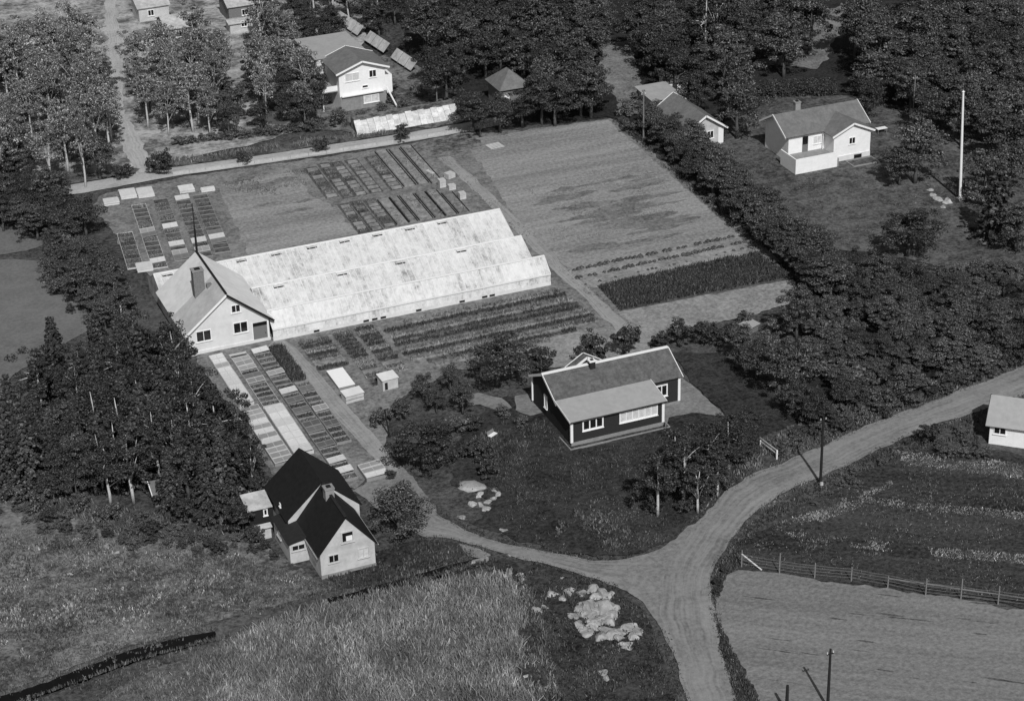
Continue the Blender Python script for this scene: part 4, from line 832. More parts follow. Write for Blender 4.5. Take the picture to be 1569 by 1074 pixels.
tufts('short_reeds', P((330, 990), (390, 960), (480, 930), (600, 905), (700, 885), (800, 885), (830, 930), (840, 1000), (860, 1074), (880, 1130), (60, 1130), (200, 1050)), 13, .4, .055, 'reed2', 'shorter reeds thinning out round the tall ones', 'reeds', 91, .42, .35)
tufts('meadow_grass', P((-40, 800), (100, 820), (330, 835), (470, 885), (520, 905), (330, 960), (100, 1032), (-40, 1075)), 20, .20, .06, 'grass', 'rough meadow grass left of the ditch', 'grass', 2, .36, .3)
for i, (dl, lab) in enumerate(((DITCH, 'grass overhanging the rims of the bottom left ditch'), (DITCH2, 'grass overhanging the rims of the short ditch by the house'))):
    l_ = smooth_line(dl[1 if not i else 0:]); wd = .75 if not i else .5
    rim = [(p.x, p.y-wd-.35) for p in l_]+[(p.x, p.y-wd+.12) for p in reversed(l_)]; tufts('rim_grass', rim, 26, .3, .06, 'grass', lab+', near side', 'grass', 95+i)
    rim = [(p.x, p.y+wd-.05) for p in l_]+[(p.x, p.y+wd+.4) for p in reversed(l_)]; tufts('rim_grass', rim, 22, .25, .06, 'grass', lab+', far side', 'grass', 97+i)
tufts('meadow_grass', P((-40, 1095), (110, 1050), (340, 975), (400, 960), (330, 1020), (300, 1130), (-40, 1130)), 12, .22, .06, 'grass', 'rough grass below the ditch in the bottom left corner', 'grass', 3, .38, .3)
for i, (pl, lm_, th, lb) in enumerate(((P((-40, 800), (100, 822), (240, 850), (330, 840), (470, 888), (400, 925), (200, 985), (-40, 1060)), 'dgrass', .54, 'dark weed patches scattered over the left meadow'), (P((-40, 800), (100, 822), (240, 850), (330, 840), (470, 888), (400, 925), (200, 985), (-40, 1060)), 'hay', .58, 'pale dry tufts scattered over the left meadow'), (P((860, 760), (1000, 760), (1020, 830), (940, 846), (850, 835)), 'grass', .5, 'paler grass on the lower part of the cottage lawn'))):
    tufts('meadow_weeds', pl, 16, .24, .07, lm_, lb, 'weeds', 200+i*7, th, .45)
tufts('lush_grass', P((700, 690), (830, 640), (880, 695), (1020, 665), (1110, 645), (1120, 745), (1060, 800), (1020, 832), (960, 848), (880, 845), (790, 825), (760, 790), (780, 760)), 11, .20, .06, 'dgrass', 'dark unmown grass on the cottage lawn', 'grass', 4, .38, .3)
tufts('lush_grass', P((560, 852), (640, 828), (700, 834), (790, 870), (900, 888), (990, 935), (1040, 1074), (1050, 1120), (840, 1120), (800, 1000), (800, 890), (700, 885), (560, 905), (480, 900), (500, 888)), 13, .26, .07, 'dgrass', 'dark weeds and grass between the driveway and the reeds', 'grass', 5, .36, .4)
tufts('hay_grass', P((1120, 865), (1200, 795), (1290, 740), (1400, 695), (1600, 720), (1600, 925), (1400, 900), (1240, 880)), 8, .18, .06, 'grass', 'tufted hay meadow between the road and the wire fence', 'grass', 6, .47, .22)
for i, pl in enumerate((((1184, 803), (1242, 785), (1334, 748), (1366, 736), (1372, 742), (1340, 758), (1250, 796), (1186, 812)), ((1318, 760), (1430, 772), (1569, 784), (1620, 790), (1620, 800), (1569, 796), (1430, 784), (1318, 770)), ((1200, 815), (1300, 822), (1420, 838), (1569, 850), (1620, 855), (1620, 868), (1420, 852), (1220, 828)), ((1230, 790), (1290, 770), (1330, 752), (1322, 775), (1260, 800)), ((1370, 690), (1480, 700), (1600, 715), (1600, 740), (1480, 722), (1370, 712)))):
    tufts('hay_swath', P(*pl), 30, .14, .06, 'hay', ('pale hay swath curving from the fence corner towards the road', 'pale straight hay swath across the middle of the meadow', 'lower broad hay swath near the wire fence', 'short pale hay swath joining the two long ones', 'tufted pale grass below the edge house')[i], 'hay', 80+i, .38, .4)
tufts('verge_grass', P((1088, 930), (1098, 945), (1118, 990), (1140, 1030), (1160, 1074), (1170, 1100), (1130, 1100), (1112, 1015), (1096, 955)), 30, .3, .07, 'dgrass', 'dark grass verge between the bottom road and the tilled field', 'grass', 7)
tufts('verge_grass', P((1092, 915), (1098, 880), (1112, 850), (1135, 830), (1130, 870), (1112, 882), (1104, 915)), 30, .3, .07, 'dgrass', 'dark grass at the inner corner of the fence by the road', 'grass', 8)
tufts('lawn_grass', P((1100, 240), (1190, 220), (1230, 275), (1340, 255), (1450, 260), (1470, 320), (1440, 400), (1330, 380), (1250, 370), (1180, 320)), 5, .12, .07, 'grass', 'lawn grass in front of the upper right villa', 'grass', 9, .4)
tufts('weeds', P((800, 290), (900, 262), (960, 258), (1010, 268), (1050, 320), (1010, 335), (940, 345), (880, 330), (830, 305)), 14, .10, .05, 'weed', 'darker weeds across the middle of the big pale field', 'weeds', 10, .44, .35)
tufts('weeds', P((810, 360), (860, 340), (940, 345), (1000, 335), (960, 352), (880, 372), (830, 370)), 12, .10, .05, 'weed', 'weeds in the lower left of the big pale field', 'weeds', 11, .48, .35)
tufts('verge_weeds', P((938, 186), (960, 182), (1245, 425), (1225, 432), (1130, 358), (1000, 240)), 12, .25, .08, 'dgrass', 'dark weedy verge between the field and the long bush row', 'weeds', 12, .35)
tufts('verge_weeds', P((675, 245), (692, 240), (870, 410), (1000, 522), (985, 530), (850, 410)), 5, .15, .07, 'grass', 'weeds along the path between greenhouse and field', 'weeds', 13, .5)
tufts('lane_weeds', P((130, 266), (265, 245), (500, 209), (600, 195), (600, 205), (500, 220), (265, 255), (130, 278)), 10, .4, .08, 'weed', 'weeds on the verge above the lane', 'weeds', 14, .35)
tufts('rough_weeds', P((340, 282), (440, 260), (475, 262), (470, 285), (430, 300), (360, 296)), 9, .2, .07, 'weed', 'rough weeds in the plot below the lane', 'weeds', 15, .42)
tufts('scrub', P((690, 690), (770, 650), (830, 650), (800, 700), (760, 760), (700, 745)), 14, .35, .08, 'dgrass', 'tangled scrub left of the cottage lawn', 'scrub', 16, .36)
tufts('bank_scrub', P((1150, 690), (1240, 640), (1275, 620), (1400, 605), (1569, 545), (1569, 556), (1400, 622), (1262, 676), (1195, 704), (1140, 730), (1100, 760), (1070, 790)), 12, .4, .08, 'grass', 'scrub on the bank along the upper side of the road', 'scrub', 17, .36)
tufts('roadside_grass', P((1110, 850), (1170, 785), (1262, 732), (1392, 674), (1500, 636), (1500, 690), (1400, 690), (1290, 742), (1180, 800), (1130, 845)), 13, .25, .07, 'dgrass', 'dark grass along the lower side of the road', 'grass', 18, .3)
tufts('grove_scrub', P((-40, 750), (0, 745), (120, 765), (230, 785), (400, 800), (400, 830), (330, 835), (190, 825), (110, 792), (-40, 765)), 12, .4, .08, 'grass', 'scrub between the grove and the meadow', 'scrub', 19, .38)
tufts('dense_crop', P((918, 439), (1156, 390), (1214, 424), (950, 475)), 32, .45, .10, 'crop', 'dense dark leafy crop in the plot below the pale field', 'crop', 20, blades=4, keep=False)

# ---- rows of single plants on the pale soil
pm = {}
for q in range(3):
    rs = np.random.RandomState(100+q); k = 34; a = rs.rand(k)*6.28; r = .32*rs.rand(k)**.6; pos = np.stack([np.cos(a)*r, np.sin(a)*r, .06+.26*(1-r/.34)+.05*rs.rand(k)], 1)
    nr = np.stack([np.cos(a)*.8, np.sin(a)*.8, np.full(k, .7)], 1); nr /= np.linalg.norm(nr, axis=1)[:, None]; v, f = leaves(pos, nr, .26, rs); pm[q] = raw_mesh('leafy_plant', v, f); pm[q].materials.append(LM['crop'])
prnd = random.Random(2)
for row, (a, b) in enumerate((((878, 415), (1130, 362)), ((884, 427), (1148, 370)), ((897, 436), (1150, 379)))):
    p, q = at(*a), at(*b); n = 38
    for i in range(n):
        if row == 2 and prnd.random() < .5: continue
        if prnd.random() < .08: continue
        c = p.lerp(q, (i+prnd.uniform(-.25, .25))/n); o = link('leafy_plant', pm[prnd.randrange(3)]); s = prnd.uniform(.7, 1.25)*(1 if row < 2 else .6)
        o.location = (c.x, c.y+prnd.uniform(-.12, .12), .02); o.scale = (s, s, s); o.rotation_euler = (0, 0, prnd.uniform(0, 6))
        tag(o, ('dark leafy plant in the upper single row on pale soil', 'dark leafy plant in the middle single row on pale soil', 'small dark plant in the sparse lowest row on pale soil')[row], 'plant', 'plants in single rows below the field')
# ---- crop rows in front of the greenhouse
for i, (y, d0, x0, x1, lm) in enumerate(((12.3, 10, -9.0, 11.6, 'weed'), (11.0, 22, -12, 11.8, 'crop'), (9.6, 11, -11.8, 12.0, 'weed'), (8.3, 12, -11.8, 12.2, 'crop'), (7.0, 22, -12, 12.2, 'crop'), (5.6, 10, -12, 12.4, 'weed'), (4.3, 18, -12, 12.4, 'crop'), (3.0, 14, -11.5, 12.5, 'weed'), (1.7, 18, -10, 9.0, 'crop'), (.5, 12, -9.5, 5, 'weed'))):
    poly = [(x0, y-.36), (x1, y-.36), (x1, y+.36), (x0, y+.36)]
    nth = ('first', 'second', 'third', 'fourth', 'fifth', 'sixth', 'seventh', 'eighth', 'ninth', 'tenth')[i]
    t = thing('crop_row', nth+' planted row counting down from the greenhouse front', 'crop row', ((x0+x1)/2, y, 0), 0, 'planted rows in front of the greenhouse')
    mb = MB(); n = int((x1-x0)/1.2)
    for k in range(n+1):
        x = x0+(x1-x0)*k/n-(x0+x1)/2; j = prnd.uniform(-.05, .05); mb.v += [(x, -.5+j, .0), (x, -.3+j, .13), (x, .3+j, .13), (x, .5+j, .0)]
    for k in range(n):
        for j in range(3): mb.f.append((k*4+j, k*4+j+1, k*4+5+j, k*4+4+j))
    mb.build('soil_ridge', M['soil_dark'] if lm == 'crop' else M['soil'], t)
    tufts('plants', [(a-(x0+x1)/2, b-y) for a, b in poly], d0*1.6, .28, .09, lm, None, seed=40+i, thr=.34, nsc=.5, parent=t, keep=False).location.z = .1

# ================================================================ COLD FRAMES AND BEDS
M['sash_white'] = pmat('whitewashed_sash', .62, .10, 2.5, .5, .4, rand=.10, dirt=.1); M['sash_pale'] = pmat('pale_sash', .30, .15, 2.0, .5, .4, rand=.25, dirt=.15)
M['sash_glass'] = pmat('clear_sash', .13, .2, 2.0, .3, .4, rand=.3); M['frame_wood'] = pmat('frame_boards', .24, .18, 4, .85, .2); M['frame_pale'] = pmat('limed_frame_boards', .50, .15, 4, .85, .2)
SM = {}
def sash(w, l, mat):
    key = (round(w, 2), round(l, 2), mat)
    if key not in SM:
        mb = MB(); mb.slab((.06, .05, .0), (w-.06, .05, .0), (w-.06, l-.05, .0), (.06, l-.05, .0), .02); me = mb.mesh('sash'); me.materials.append(M[mat]); fm = MB()
        fm.box(0, w, 0, .07, -.03, .03).box(0, w, l-.07, l, -.03, .03).box(0, .06, .07, l-.07, -.03, .03).box(w-.06, w, .07, l-.07, -.03, .03).box(w/2-.025, w/2+.025, .07, l-.07, -.025, .025)
        f = fm.mesh('sash_frame'); f.materials.append(M['frame_wood'] if mat == 'sash_glass' else M['frame_pale']); SM[key] = (me, f)
    return SM[key]
def bed_frame(label, x0, x1, y0, y1, pattern, pitch=1.2, h=.32, rz=0, org=None, seed=0, group=None):
    """a cold frame: boards round it, one sash or open light per pitch; pattern maps the light's number to its kind"""
    rnd = random.Random(seed); w = x1-x0; L = y1-y0; o = org or (x0, y0); t = thing('cold_frame', label, 'cold frame', (o[0], o[1], 0), rz, group)
    fb = 'frame_pale' if rnd.random() < .3 else 'frame_wood'
    MB().box(-.05, .0, 0, L, -.05, h).build('side_board', M[fb], t); MB().box(w, w+.05, 0, L, -.05, h*.75).build('side_board', M[fb], t)
    MB().box(-.05, w+.05, -.05, 0, -.05, h).build('end_board', M[fb], t); MB().box(-.05, w+.05, L, L+.05, -.05, h).build('end_board', M[fb], t)
    MB().box(0, w, 0, L, -.05, .07).build('soil', M['soil_dark'], t)
    n = max(1, int(round(L/pitch))); p = L/n
    for i in range(n):
        k = pattern(i, n, rnd)
        if i: MB().box(0, w, i*p-.03, i*p+.03, .07, h*.9).build('cross_board', M['frame_wood'], t)
        if k == 'open':
            tufts('seedlings', [(.1, i*p+.12), (w-.1, i*p+.12), (w-.1, (i+1)*p-.12), (.1, (i+1)*p-.12)], 34, .18, .08, rnd.choice(('crop', 'grass', 'weed') if h > .3 else ('grass', 'weed', 'weed')), None, seed=seed*31+i, parent=t, keep=False).location.z = .06
            continue
        if k == 'bare': continue
        me, fm = sash(w+.06, p-.04, {'w': 'sash_white', 'p': 'sash_pale', 'g': 'sash_glass'}[k]); s = link('sash', me, None, t); s.location = (-.03, i*p+.02, h+.05); s.rotation_euler = (rnd.uniform(-.02, .05), -.05+rnd.uniform(-.01, .03), 0)
        link('sash_frame', fm, None, s)
    return t
pick = lambda s: (lambda i, n, r: r.choice(s.split()))
CF = 'cold frames left of the central path'
bed_frame('outermost left cold frame with bright white sashes, beside the grove', -33.1, -31.5, .3, 13.3, pick('w w w w w p'), 1.15, seed=1, group=CF)
bed_frame('cold frame of pale striped sashes beside the grove, nearest the house', -33.4, -31.3, -14.2, -.6, pick('p p p w p'), 1.15, seed=2, group=CF)
bed_frame('solid white cold frame between the pale striped one and the glass beds', -30.9, -28.8, -13.2, -1.9, pick('w'), 1.6, .4, seed=3, group=CF)
bed_frame('upper cold frame with a few bright sashes above the solid white one', -30.8, -28.8, -1.2, 12.7, pick('g open open g p bare open g'), 1.15, seed=4, group=CF)
bed_frame('long middle cold frame with open planted lights', -28.1, -26.2, -20.4, 12.8, pick('open open g open bare open p open g open w'), 1.25, seed=5, group=CF)
bed_frame('cold frame of dark planting next to the central path', -25.9, -24.3, -12.6, 2.6, pick('open open open bare open open open p open g'), 1.3, seed=6, group=CF)
t = thing('planted_bed', 'dark planted bed beside the workshop door path', 'garden bed', (-26.0, 3.4, 0)); MB().box(0, 1.75, 0, 9.4, -.05, .12).build('soil', M['soil_dark'], t)
tufts('plants', [(.05, .05), (1.7, .05), (1.7, 9.3), (.05, 9.3)], 55, .35, .1, 'crop', None, seed=60, parent=t, keep=False).location.z = .1
bed_frame('short cold frame with two white sashes by the path bend', -26.2, -23.8, -23.6, -20.6, lambda i, n, r: 'w' if i < 1 else 'p', 1.0, .4, seed=7, org=(-25.5, -21.4), group=CF)
# right of the central path: beds planted crosswise
for x0, x1, y0, y1, nm, sd in ((-22.4, -18.6, 4.6, 12.9, 'wide weedy bed right of the central path', 21), (-17.9, -15.7, -1.6, 13.2, 'narrow bed with crosswise rows, second right of the path', 22), (-15.2, -12.7, .5, 13.4, 'bed with crosswise rows beside the greenhouse crop rows', 23)):
    t = thing('planted_bed', nm, 'garden bed', (x0, y0, 0)); L = y1-y0; n = int(L/1.05)
    MB().box(0, x1-x0, 0, L, -.05, .05).build('soil', M['soil'], t)
    for i in range(n):
        rr = prnd.random(); y = (i+.1)*L/n
        MB().box(.08, x1-x0-.08, y, y+L/n*.72, .05, .13).build('ridge', M['soil_dark' if rr < .6 else 'soil_pale'], t)
        if rr < .75: tufts('plants', [(.1, y+.05), (x1-x0-.1, y+.05), (x1-x0-.1, y+L/n*.66), (.1, y+L/n*.66)], 30, .22, .09, 'crop' if rr < .5 else 'weed', None, seed=sd*40+i, parent=t, keep=False).location.z = .12
# upper left frames (set slightly askew)
UA = math.atan2(2.8, 24.4)
def ul(px, py): q = at(px, py); return (q.x, q.y)
CU = 'cold frames behind the workshop'
for lab, (px, py), w, L, pat, sd in (('leftmost dark planted frame behind the workshop', (196, 413), 2.0, 11.5, 'open open open g bare', 31), ('second frame from the left behind the workshop, with scattered white sashes', (234, 413), 1.9, 21.5, 'open bare p open w bare bare g', 32), ('third frame from the left behind the workshop, with pale sashes', (268, 401), 1.95, 21.0, 'bare open p g open bare bare w', 33), ('fourth frame from the left behind the workshop, near the flue', (303, 396), 1.9, 21.0, 'bare bare open p bare open w bare', 34), ('rightmost frame behind the workshop beside the bare plot', (330, 389), 2.0, 20.0, 'bare bare open w bare g bare', 35)):
    bed_frame(lab, 0, w, 0, L, pick(pat), 1.45, .16, -UA, ul(px, py), sd, CU)
for lab, (px, py), w, L, rz in (('leftmost white sheet stack at the head of the upper frames', (160, 317), 2.1, 1.7, -.1), ('second white sheet stack from the left at the head of the upper frames', (186, 307), 2.2, 2.7, -.1), ('third white sheet stack from the left at the head of the upper frames', (213, 305), 2.2, 2.8, -.1), ('white sheet stack at the head of the frames nearest the lane', (276, 298), 2.1, 2.0, -.08), ('small white sheet near the lane right of the stacks', (309, 296), 1.9, .8, -.08), ('white sheet stack beside the left end of the greenhouse', (211, 419), 2.0, 2.2, -.12)):
    t = thing('sheet_stack', lab, 'stack', (*ul(px, py), 0), rz, 'white stacks among the upper frames')
    for k in range(5): MB().box(prnd.uniform(-.05, .05), w+prnd.uniform(-.05, .05), prnd.uniform(-.05, .05), L+prnd.uniform(-.05, .05), .06+k*.09, .14+k*.09).build('sheet', M['sash_white'], t)
    MB().box(.1, w-.1, .1, L-.1, 0, .06).build('pallet', M['wood'], t)
# upper middle: columns of small seed plots
def plots(label, x0, x1, y0, y1, n, sd, skew):
    t = thing('seed_bed', label, 'garden bed', (x0, y0, 0), skew, 'columns of small seed plots'); rnd = random.Random(sd); L = (y1-y0)/n
    MB().box(-.2, x1-x0+.2, -.2, y1-y0+.2, -.05, .03).build('soil', M['soil_dark'], t)
    for i in range(n):
        v = rnd.random(); MB().box(rnd.uniform(0, .1), x1-x0-rnd.uniform(0, .1), i*L+.0, i*L+L*.55, .03, .16+rnd.uniform(0, .06)).build('plot', M['soil_pale' if v < .55 else 'soil' if v < .8 else 'soil_dark'], t)
        if v > .55: tufts('seedlings', [(.1, i*L+.05), (x1-x0-.1, i*L+.05), (x1-x0-.1, i*L+L*.5), (.1, i*L+L*.5)], 22, .15, .08, 'weed', None, seed=sd*30+i, parent=t, keep=False).location.z = .17
sk = -.045
for lab, x0, x1, y0, y1, n, sd in (('leftmost upper column of small seed plots', -5.4, -3.9, 53.0, 64.5, 8, 41), ('second upper column of small seed plots from the left', -3.3, -1.9, 52.0, 65.2, 9, 42), ('third upper column of small seed plots from the left', -1.5, -.1, 52.0, 64.8, 9, 43), ('fourth upper column of small seed plots from the left', .7, 2.2, 52.0, 64.8, 9, 44), ('rightmost upper column of small seed plots, next to the long beds', 3.6, 5.1, 51.8, 64.6, 9, 45),
                            ('leftmost lower column of small seed plots behind the greenhouse', -5.2, -3.9, 39.9, 50.0, 8, 46), ('middle lower column of small seed plots behind the greenhouse', -3.4, -2.1, 39.9, 50.2, 8, 47), ('rightmost lower column of small seed plots behind the greenhouse', -1.5, -.1, 40.2, 50.0, 8, 48)):
    plots(lab, x0, x1, y0, y1, n, sd, sk)
for i, (x0, x1, y0, y1, m_, ht_) in enumerate(((5.6, 7.1, 52, 66.0, 'soil_pale', .2), (7.7, 9.0, 52, 65.8, 'field', .2), (9.5, 10.9, 51.5, 66, 'soil_pale', .2), (.3, 1.7, 40.3, 49.2, 'soil_pale', .2), (2.1, 3.0, 40.3, 49.3, 'soil', .2), (3.5, 5.2, 40.3, 49.2, 'soil_pale', .2), (5.7, 6.9, 40.2, 49.1, 'soil', .2), (7.3, 8.6, 40.2, 49, 'soil_pale', .2), (9.1, 10.4, 40.2, 47.5, 'soil', .18))):
    t = thing('raised_bed', ('left', 'middle', 'right', 'first', 'second', 'third', 'fourth', 'fifth', 'sixth')[i]+(' one of the three long pale beds running to the lane' if i < 3 else ' long bed from the left in the row just behind the greenhouse ridge'), 'garden bed', (x0, y0, 0), sk, 'long raised beds')
    w, L = x1-x0, y1-y0; MB().prism([(-.05, 0), (w+.05, 0), (w-.06, ht_), (.06, ht_)], 0, L).build('soil', M[m_], t)
    for a_, b_ in ((-.16, -.08), (w+.08, w+.15)): MB().box(a_, b_, 0, L, -.02, .16).build('edge_board', M['wood_dark'], t)
    tufts('seedlings', [(.15, .1), (w-.15, .1), (w-.15, L-.1), (.15, L-.1)], 5, .14, .07, 'weed', None, seed=70+i, thr=.45, parent=t, keep=False).location.z = ht_
# boxes and slabs lying about the nursery
def crate(label, px, py, w, d_, h, mat='white_old', rz=0, name='crate', cat='crate'):
    q = at(px, py); t = thing(name, label, cat, (q.x, q.y, 0), rz)
    for k in range(3): MB().box(-w/2, w/2, -d_/2, -d_/2+.04, h*k/3+.02, h*(k+1)/3-.01).box(-w/2, w/2, d_/2-.04, d_/2, h*k/3+.02, h*(k+1)/3-.01).build('slat', M[mat], t)
    MB().box(-w/2, -w/2+.04, -d_/2+.04, d_/2-.04, 0, h).box(w/2-.04, w/2, -d_/2+.04, d_/2-.04, 0, h).build('end_panel', M[mat], t); MB().box(-w/2+.04, w/2-.04, -d_/2+.04, d_/2-.04, h-.08, h-.03).build('lid', M[mat], t); return t
crate('tall pale crate near the end of the long beds', 677, 286, .9, 1.0, 1.1); crate('pale crate stack beside the tall crate', 689, 272, 1.2, 1.1, .7, rz=.3); crate('small pale crate right of the tall crate', 692, 290, 1.0, .8, .7); crate('single pale crate nearest the greenhouse back ridge', 708, 304, .9, .9, .9); crate('narrow pale box lying by the upper long beds', 659, 266, .5, 1.6, .3, rz=.25)
q = at(759, 225); t = thing('board_stack', 'white boards lying on the top of the pale field', 'boards', (q.x-1.0, q.y-.9, 0), .1)
for k in range(4): MB().box(.55*k, .55*k+.5, 0, 1.9, .05, .12).build('board', M['white_old'], t)
t = thing('frame_lid', 'big white frame lid lying right of the central path', 'lid', (-21.7, -.7, 0), .03)
MB().slab((0, 0, .35), (2.0, 0, .35), (2.0, 4.1, .6), (0, 4.1, .6), .06).build('lid', M['trim'], t); MB().box(.03, 1.97, .05, 4.05, 0, .33).build('frame', M['frame_wood'], t)
t = thing('bin', 'white box bin at the foot of the big frame lid', 'bin', (-22.0, -4.2, 0), .1)
MB().box(0, 2.2, 0, 1.3, 0, .95).build('body', M['white_old'], t); MB().slab((-.08, -.1, .98), (2.28, -.1, .98), (2.28, 1.4, 1.12), (-.08, 1.4, 1.12), .06).build('lid', M['cream'], t); MB().box(.0, 2.2, -.03, 0, .4, .46).build('band', M['wood'], t)
t = thing('hut', 'tiny white hut with dark doorway by the narrow bed', 'hut', (-17.2, -3.1, 0), .08)
MB().box(0, 1.9, 0, 1.5, 0, 1.35).build('wall', M['white_old'], t); MB().slab((-.1, -.12, 1.38), (2.0, -.12, 1.38), (2.0, 1.6, 1.55), (-.1, 1.6, 1.55), .06).build('roof', M['cream'], t); MB().box(.25, .6, -.03, 0, .1, 1.0).build('door', M['wood_dark'], t)
# garden bits left of the cottage
M['rock'] = pmat('pale_rock', .36, .3, 2.2, .9, .1, .05, rand=.2, dirt=.3)
def rock_mesh(sd, r=1.0, flat=.75):
    """angular block: an icosphere cut by random planes, then roughened"""
    bm = bmesh.new(); bmesh.ops.create_icosphere(bm, subdivisions=3, radius=r); rs = np.random.RandomState(sd)
    for _ in range(11):
        n_ = V(rs.normal(size=3)).normalized(); dd = r*rs.uniform(.42, .8)
        for v in bm.verts:
            k = v.co.dot(n_)
            if k > dd: v.co -= n_*(k-dd)
    for v in bm.verts: v.co += V(rs.normal(size=3))*.025; v.co.z *= flat
    me = bpy.data.meshes.new('rock'); bm.to_mesh(me); bm.free(); me.materials.append(M['rock']); return me
RM = [rock_mesh(i) for i in range(5)]; RL = []
for me_ in RM: c_ = me_.copy(); c_.materials.clear(); c_.materials.append(M['limestone']); RL.append(c_)
def rock(px, py, s, label, group=None, sz=None):
    q = at(px, py); o = link('rock', RM[prnd.randrange(5)]); o.location = (q.x, q.y, -.12*s); o.scale = (s*prnd.uniform(.8, 1.3), s*prnd.uniform(.7, 1.1), sz or s*prnd.uniform(.6, 1.0)); o.rotation_euler = (prnd.uniform(-.2, .2), prnd.uniform(-.2, .2), prnd.uniform(0, 6))
    tag(o, label, 'rock', group); return o
rock(715, 744, 1.9, 'large smooth pale mound of rock left of the cottage lawn', sz=.9)
for i, (px, py) in enumerate(((725, 772), (736, 772), (746, 768), (755, 764), (762, 758), (757, 750), (744, 778), (735, 758))): rock(px, py, .62, 'flat pale stone in the horseshoe of stones by the rock mound', 'horseshoe of stones')
rock(706, 791, .8, 'pale stone at the edge of the driveway', sz=.4); rock(771, 812, .6, 'small pale stone on the upper driveway edge', sz=.3)
ro = [(850, 910, .7), (862, 915, .6), (872, 906, .7), (890, 908, .9), (905, 905, 1.0), (920, 908, 1.0), (932, 912, .9), (895, 925, 1.1), (912, 934, 1.7), (930, 930, 1.3), (938, 945, 1.0), (900, 945, 1.3), (888, 955, 1.0), (900, 968, 1.2), (920, 972, 1.2), (935, 975, 1.0), (950, 968, 1.0), (965, 960, 1.0), (975, 965, .9), (958, 985, .8), (962, 992, .6), (880, 945, .8), (925, 950, 1.4)]
ro += [(905, 930, 1.6), (925, 938, 1.6), (915, 948, 1.5), (895, 936, 1.2), (940, 935, 1.0), (910, 962, 1.1), (930, 966, 1.1), (945, 975, 1.0), (970, 972, .9), (918, 915, 1.0)]
for px, py, s in ro: rock(px, py, s*1.15, 'pale boulder in the heap beside the road junction', 'heap of boulders by the junction', sz=s*.85)
for px, py, s in ((797, 880, .7), (803, 888, .5), (825, 935, .8), (834, 930, .6), (922, 1032, 1.1), (930, 1040, .8), (806, 1036, .5), (838, 1052, .5), (725, 860, .5), (780, 850, .4), (860, 885, .4)): rock(px, py, s*.8, 'scattered pale stone in the dark rough ground', 'stones in the rough ground')
for px, py, s in ((165, 838, .5), (178, 848, .6), (108, 880, .5), (160, 846, .4), (205, 946, .3), (187, 901, .3)): rock(px, py, s, 'pale stone on the meadow bank', 'stones on the meadow bank')
t = thing('garden_bench', 'white garden seat on the lawn edge left of the cottage', 'seat', (at(755, 671)).to_tuple(), .5)
MB().box(-.55, .55, -.25, .25, .4, .46).build('seat', M['trim'], t); MB().slab((-.55, .25, .46), (.55, .25, .46), (.55, .37, .85), (-.55, .37, .85), .05).build('backrest', M['wood'], t)
for sx in (-.48, .48):
    for sy in (-.2, .2): MB().box(sx-.04, sx+.04, sy-.04, sy+.04, 0, .4).build('leg', M['wood'], t)
# rail by the road, stone culvert
t = thing('gate_rail', 'white rail barrier at the road edge beside the birch clump', 'barrier', (at(1165, 692)).to_tuple(), 0)
a, b = at(1165, 683)-at(1165, 692), at(1190, 702)-at(1165, 692)
for z in (.55, .95): MB().beam((a.x, a.y, z), (b.x, b.y, z), .07, .13).build('rail', M['white_old'], t)
for f in (.0, 1.0): q = a.lerp(b, f); MB().box(q.x-.07, q.x+.07, q.y-.07, q.y+.07, -.1, 1.0).build('post', M['trim'], t)
t = thing('culvert', 'pale concrete culvert head under the driveway', 'culvert', (at(738, 857)).to_tuple(), 0); MB().box(-.7, .7, -.12, .12, -.6, .12).build('head_wall', M['concrete'], t); MB().tube([(0, -.2, -.45), (0, .5, -.45)], [.3, .3], 10).build('pipe', M['metal_dark'], t)
q = P((702, 832), (735, 841), (752, 850), (742, 856), (716, 852)); sheet('culvert_apron', q, M['gravel_yard'], .026, .05, .3)
# poles, mast, fence
def pole(label, px, py, h, r=.11, cross=True, name='utility_pole', cat='pole', mat='wood_dark'):
    q = at(px, py); t = thing(name, label, cat, (q.x, q.y, 0)); MB().tube([(0, 0, -.4), (0, 0, h*.5), (0, 0, h)], [r*1.2, r, r*.8], 8).build('shaft', M[mat], t)
    if cross:
        MB().box(-.35, .35, -.05, .05, h-.55, h-.45).build('crossarm', M[mat], t)
        for s in (-.3, .3): MB().tube([(s, 0, h-.45), (s, 0, h-.25)], [.05, .03], 6).build('insulator', M['cream'], t)
    return t
t = pole('dark wooden utility pole on the lower verge of the road', 1257, 741, 8.1, .14); MB().tube([(.0, -.25, 0), (0, -.25, .3)], [.2, .16], 8).build('footing', M['kerb'], t)
pole('tall dark utility pole at the bottom edge of the tilled field', 1268, 1084, 6.3, .13); pole('short dark post left of the pole at the bottom edge', 1205, 1092, 3.0, .16, False, 'post', 'post')
pole('weathered utility pole beside the grey gabled house', 986, 212, 7.2, .11, True, mat='wood'); pole('weathered pole behind the upper right villa', 1398, 190, 7.5, .1, True, mat='wood'); pole('short pole in the two-storey villa garden', 670, 165, 4.0, .09, False, 'post', 'post', 'wood')
pole('dark leaning post in the thicket by the path', 597, 668, 3.4, .1, False, 'post', 'post').rotation_euler = (0, -.12, 0); pole('upper slender pale post in the strip left of the workshop', 177, 462, 2.6, .09, False, 'post', 'post', 'cream'); pole('lower slender pale post in the strip left of the workshop', 187, 490, 2.2, .09, False, 'post', 'post', 'cream')
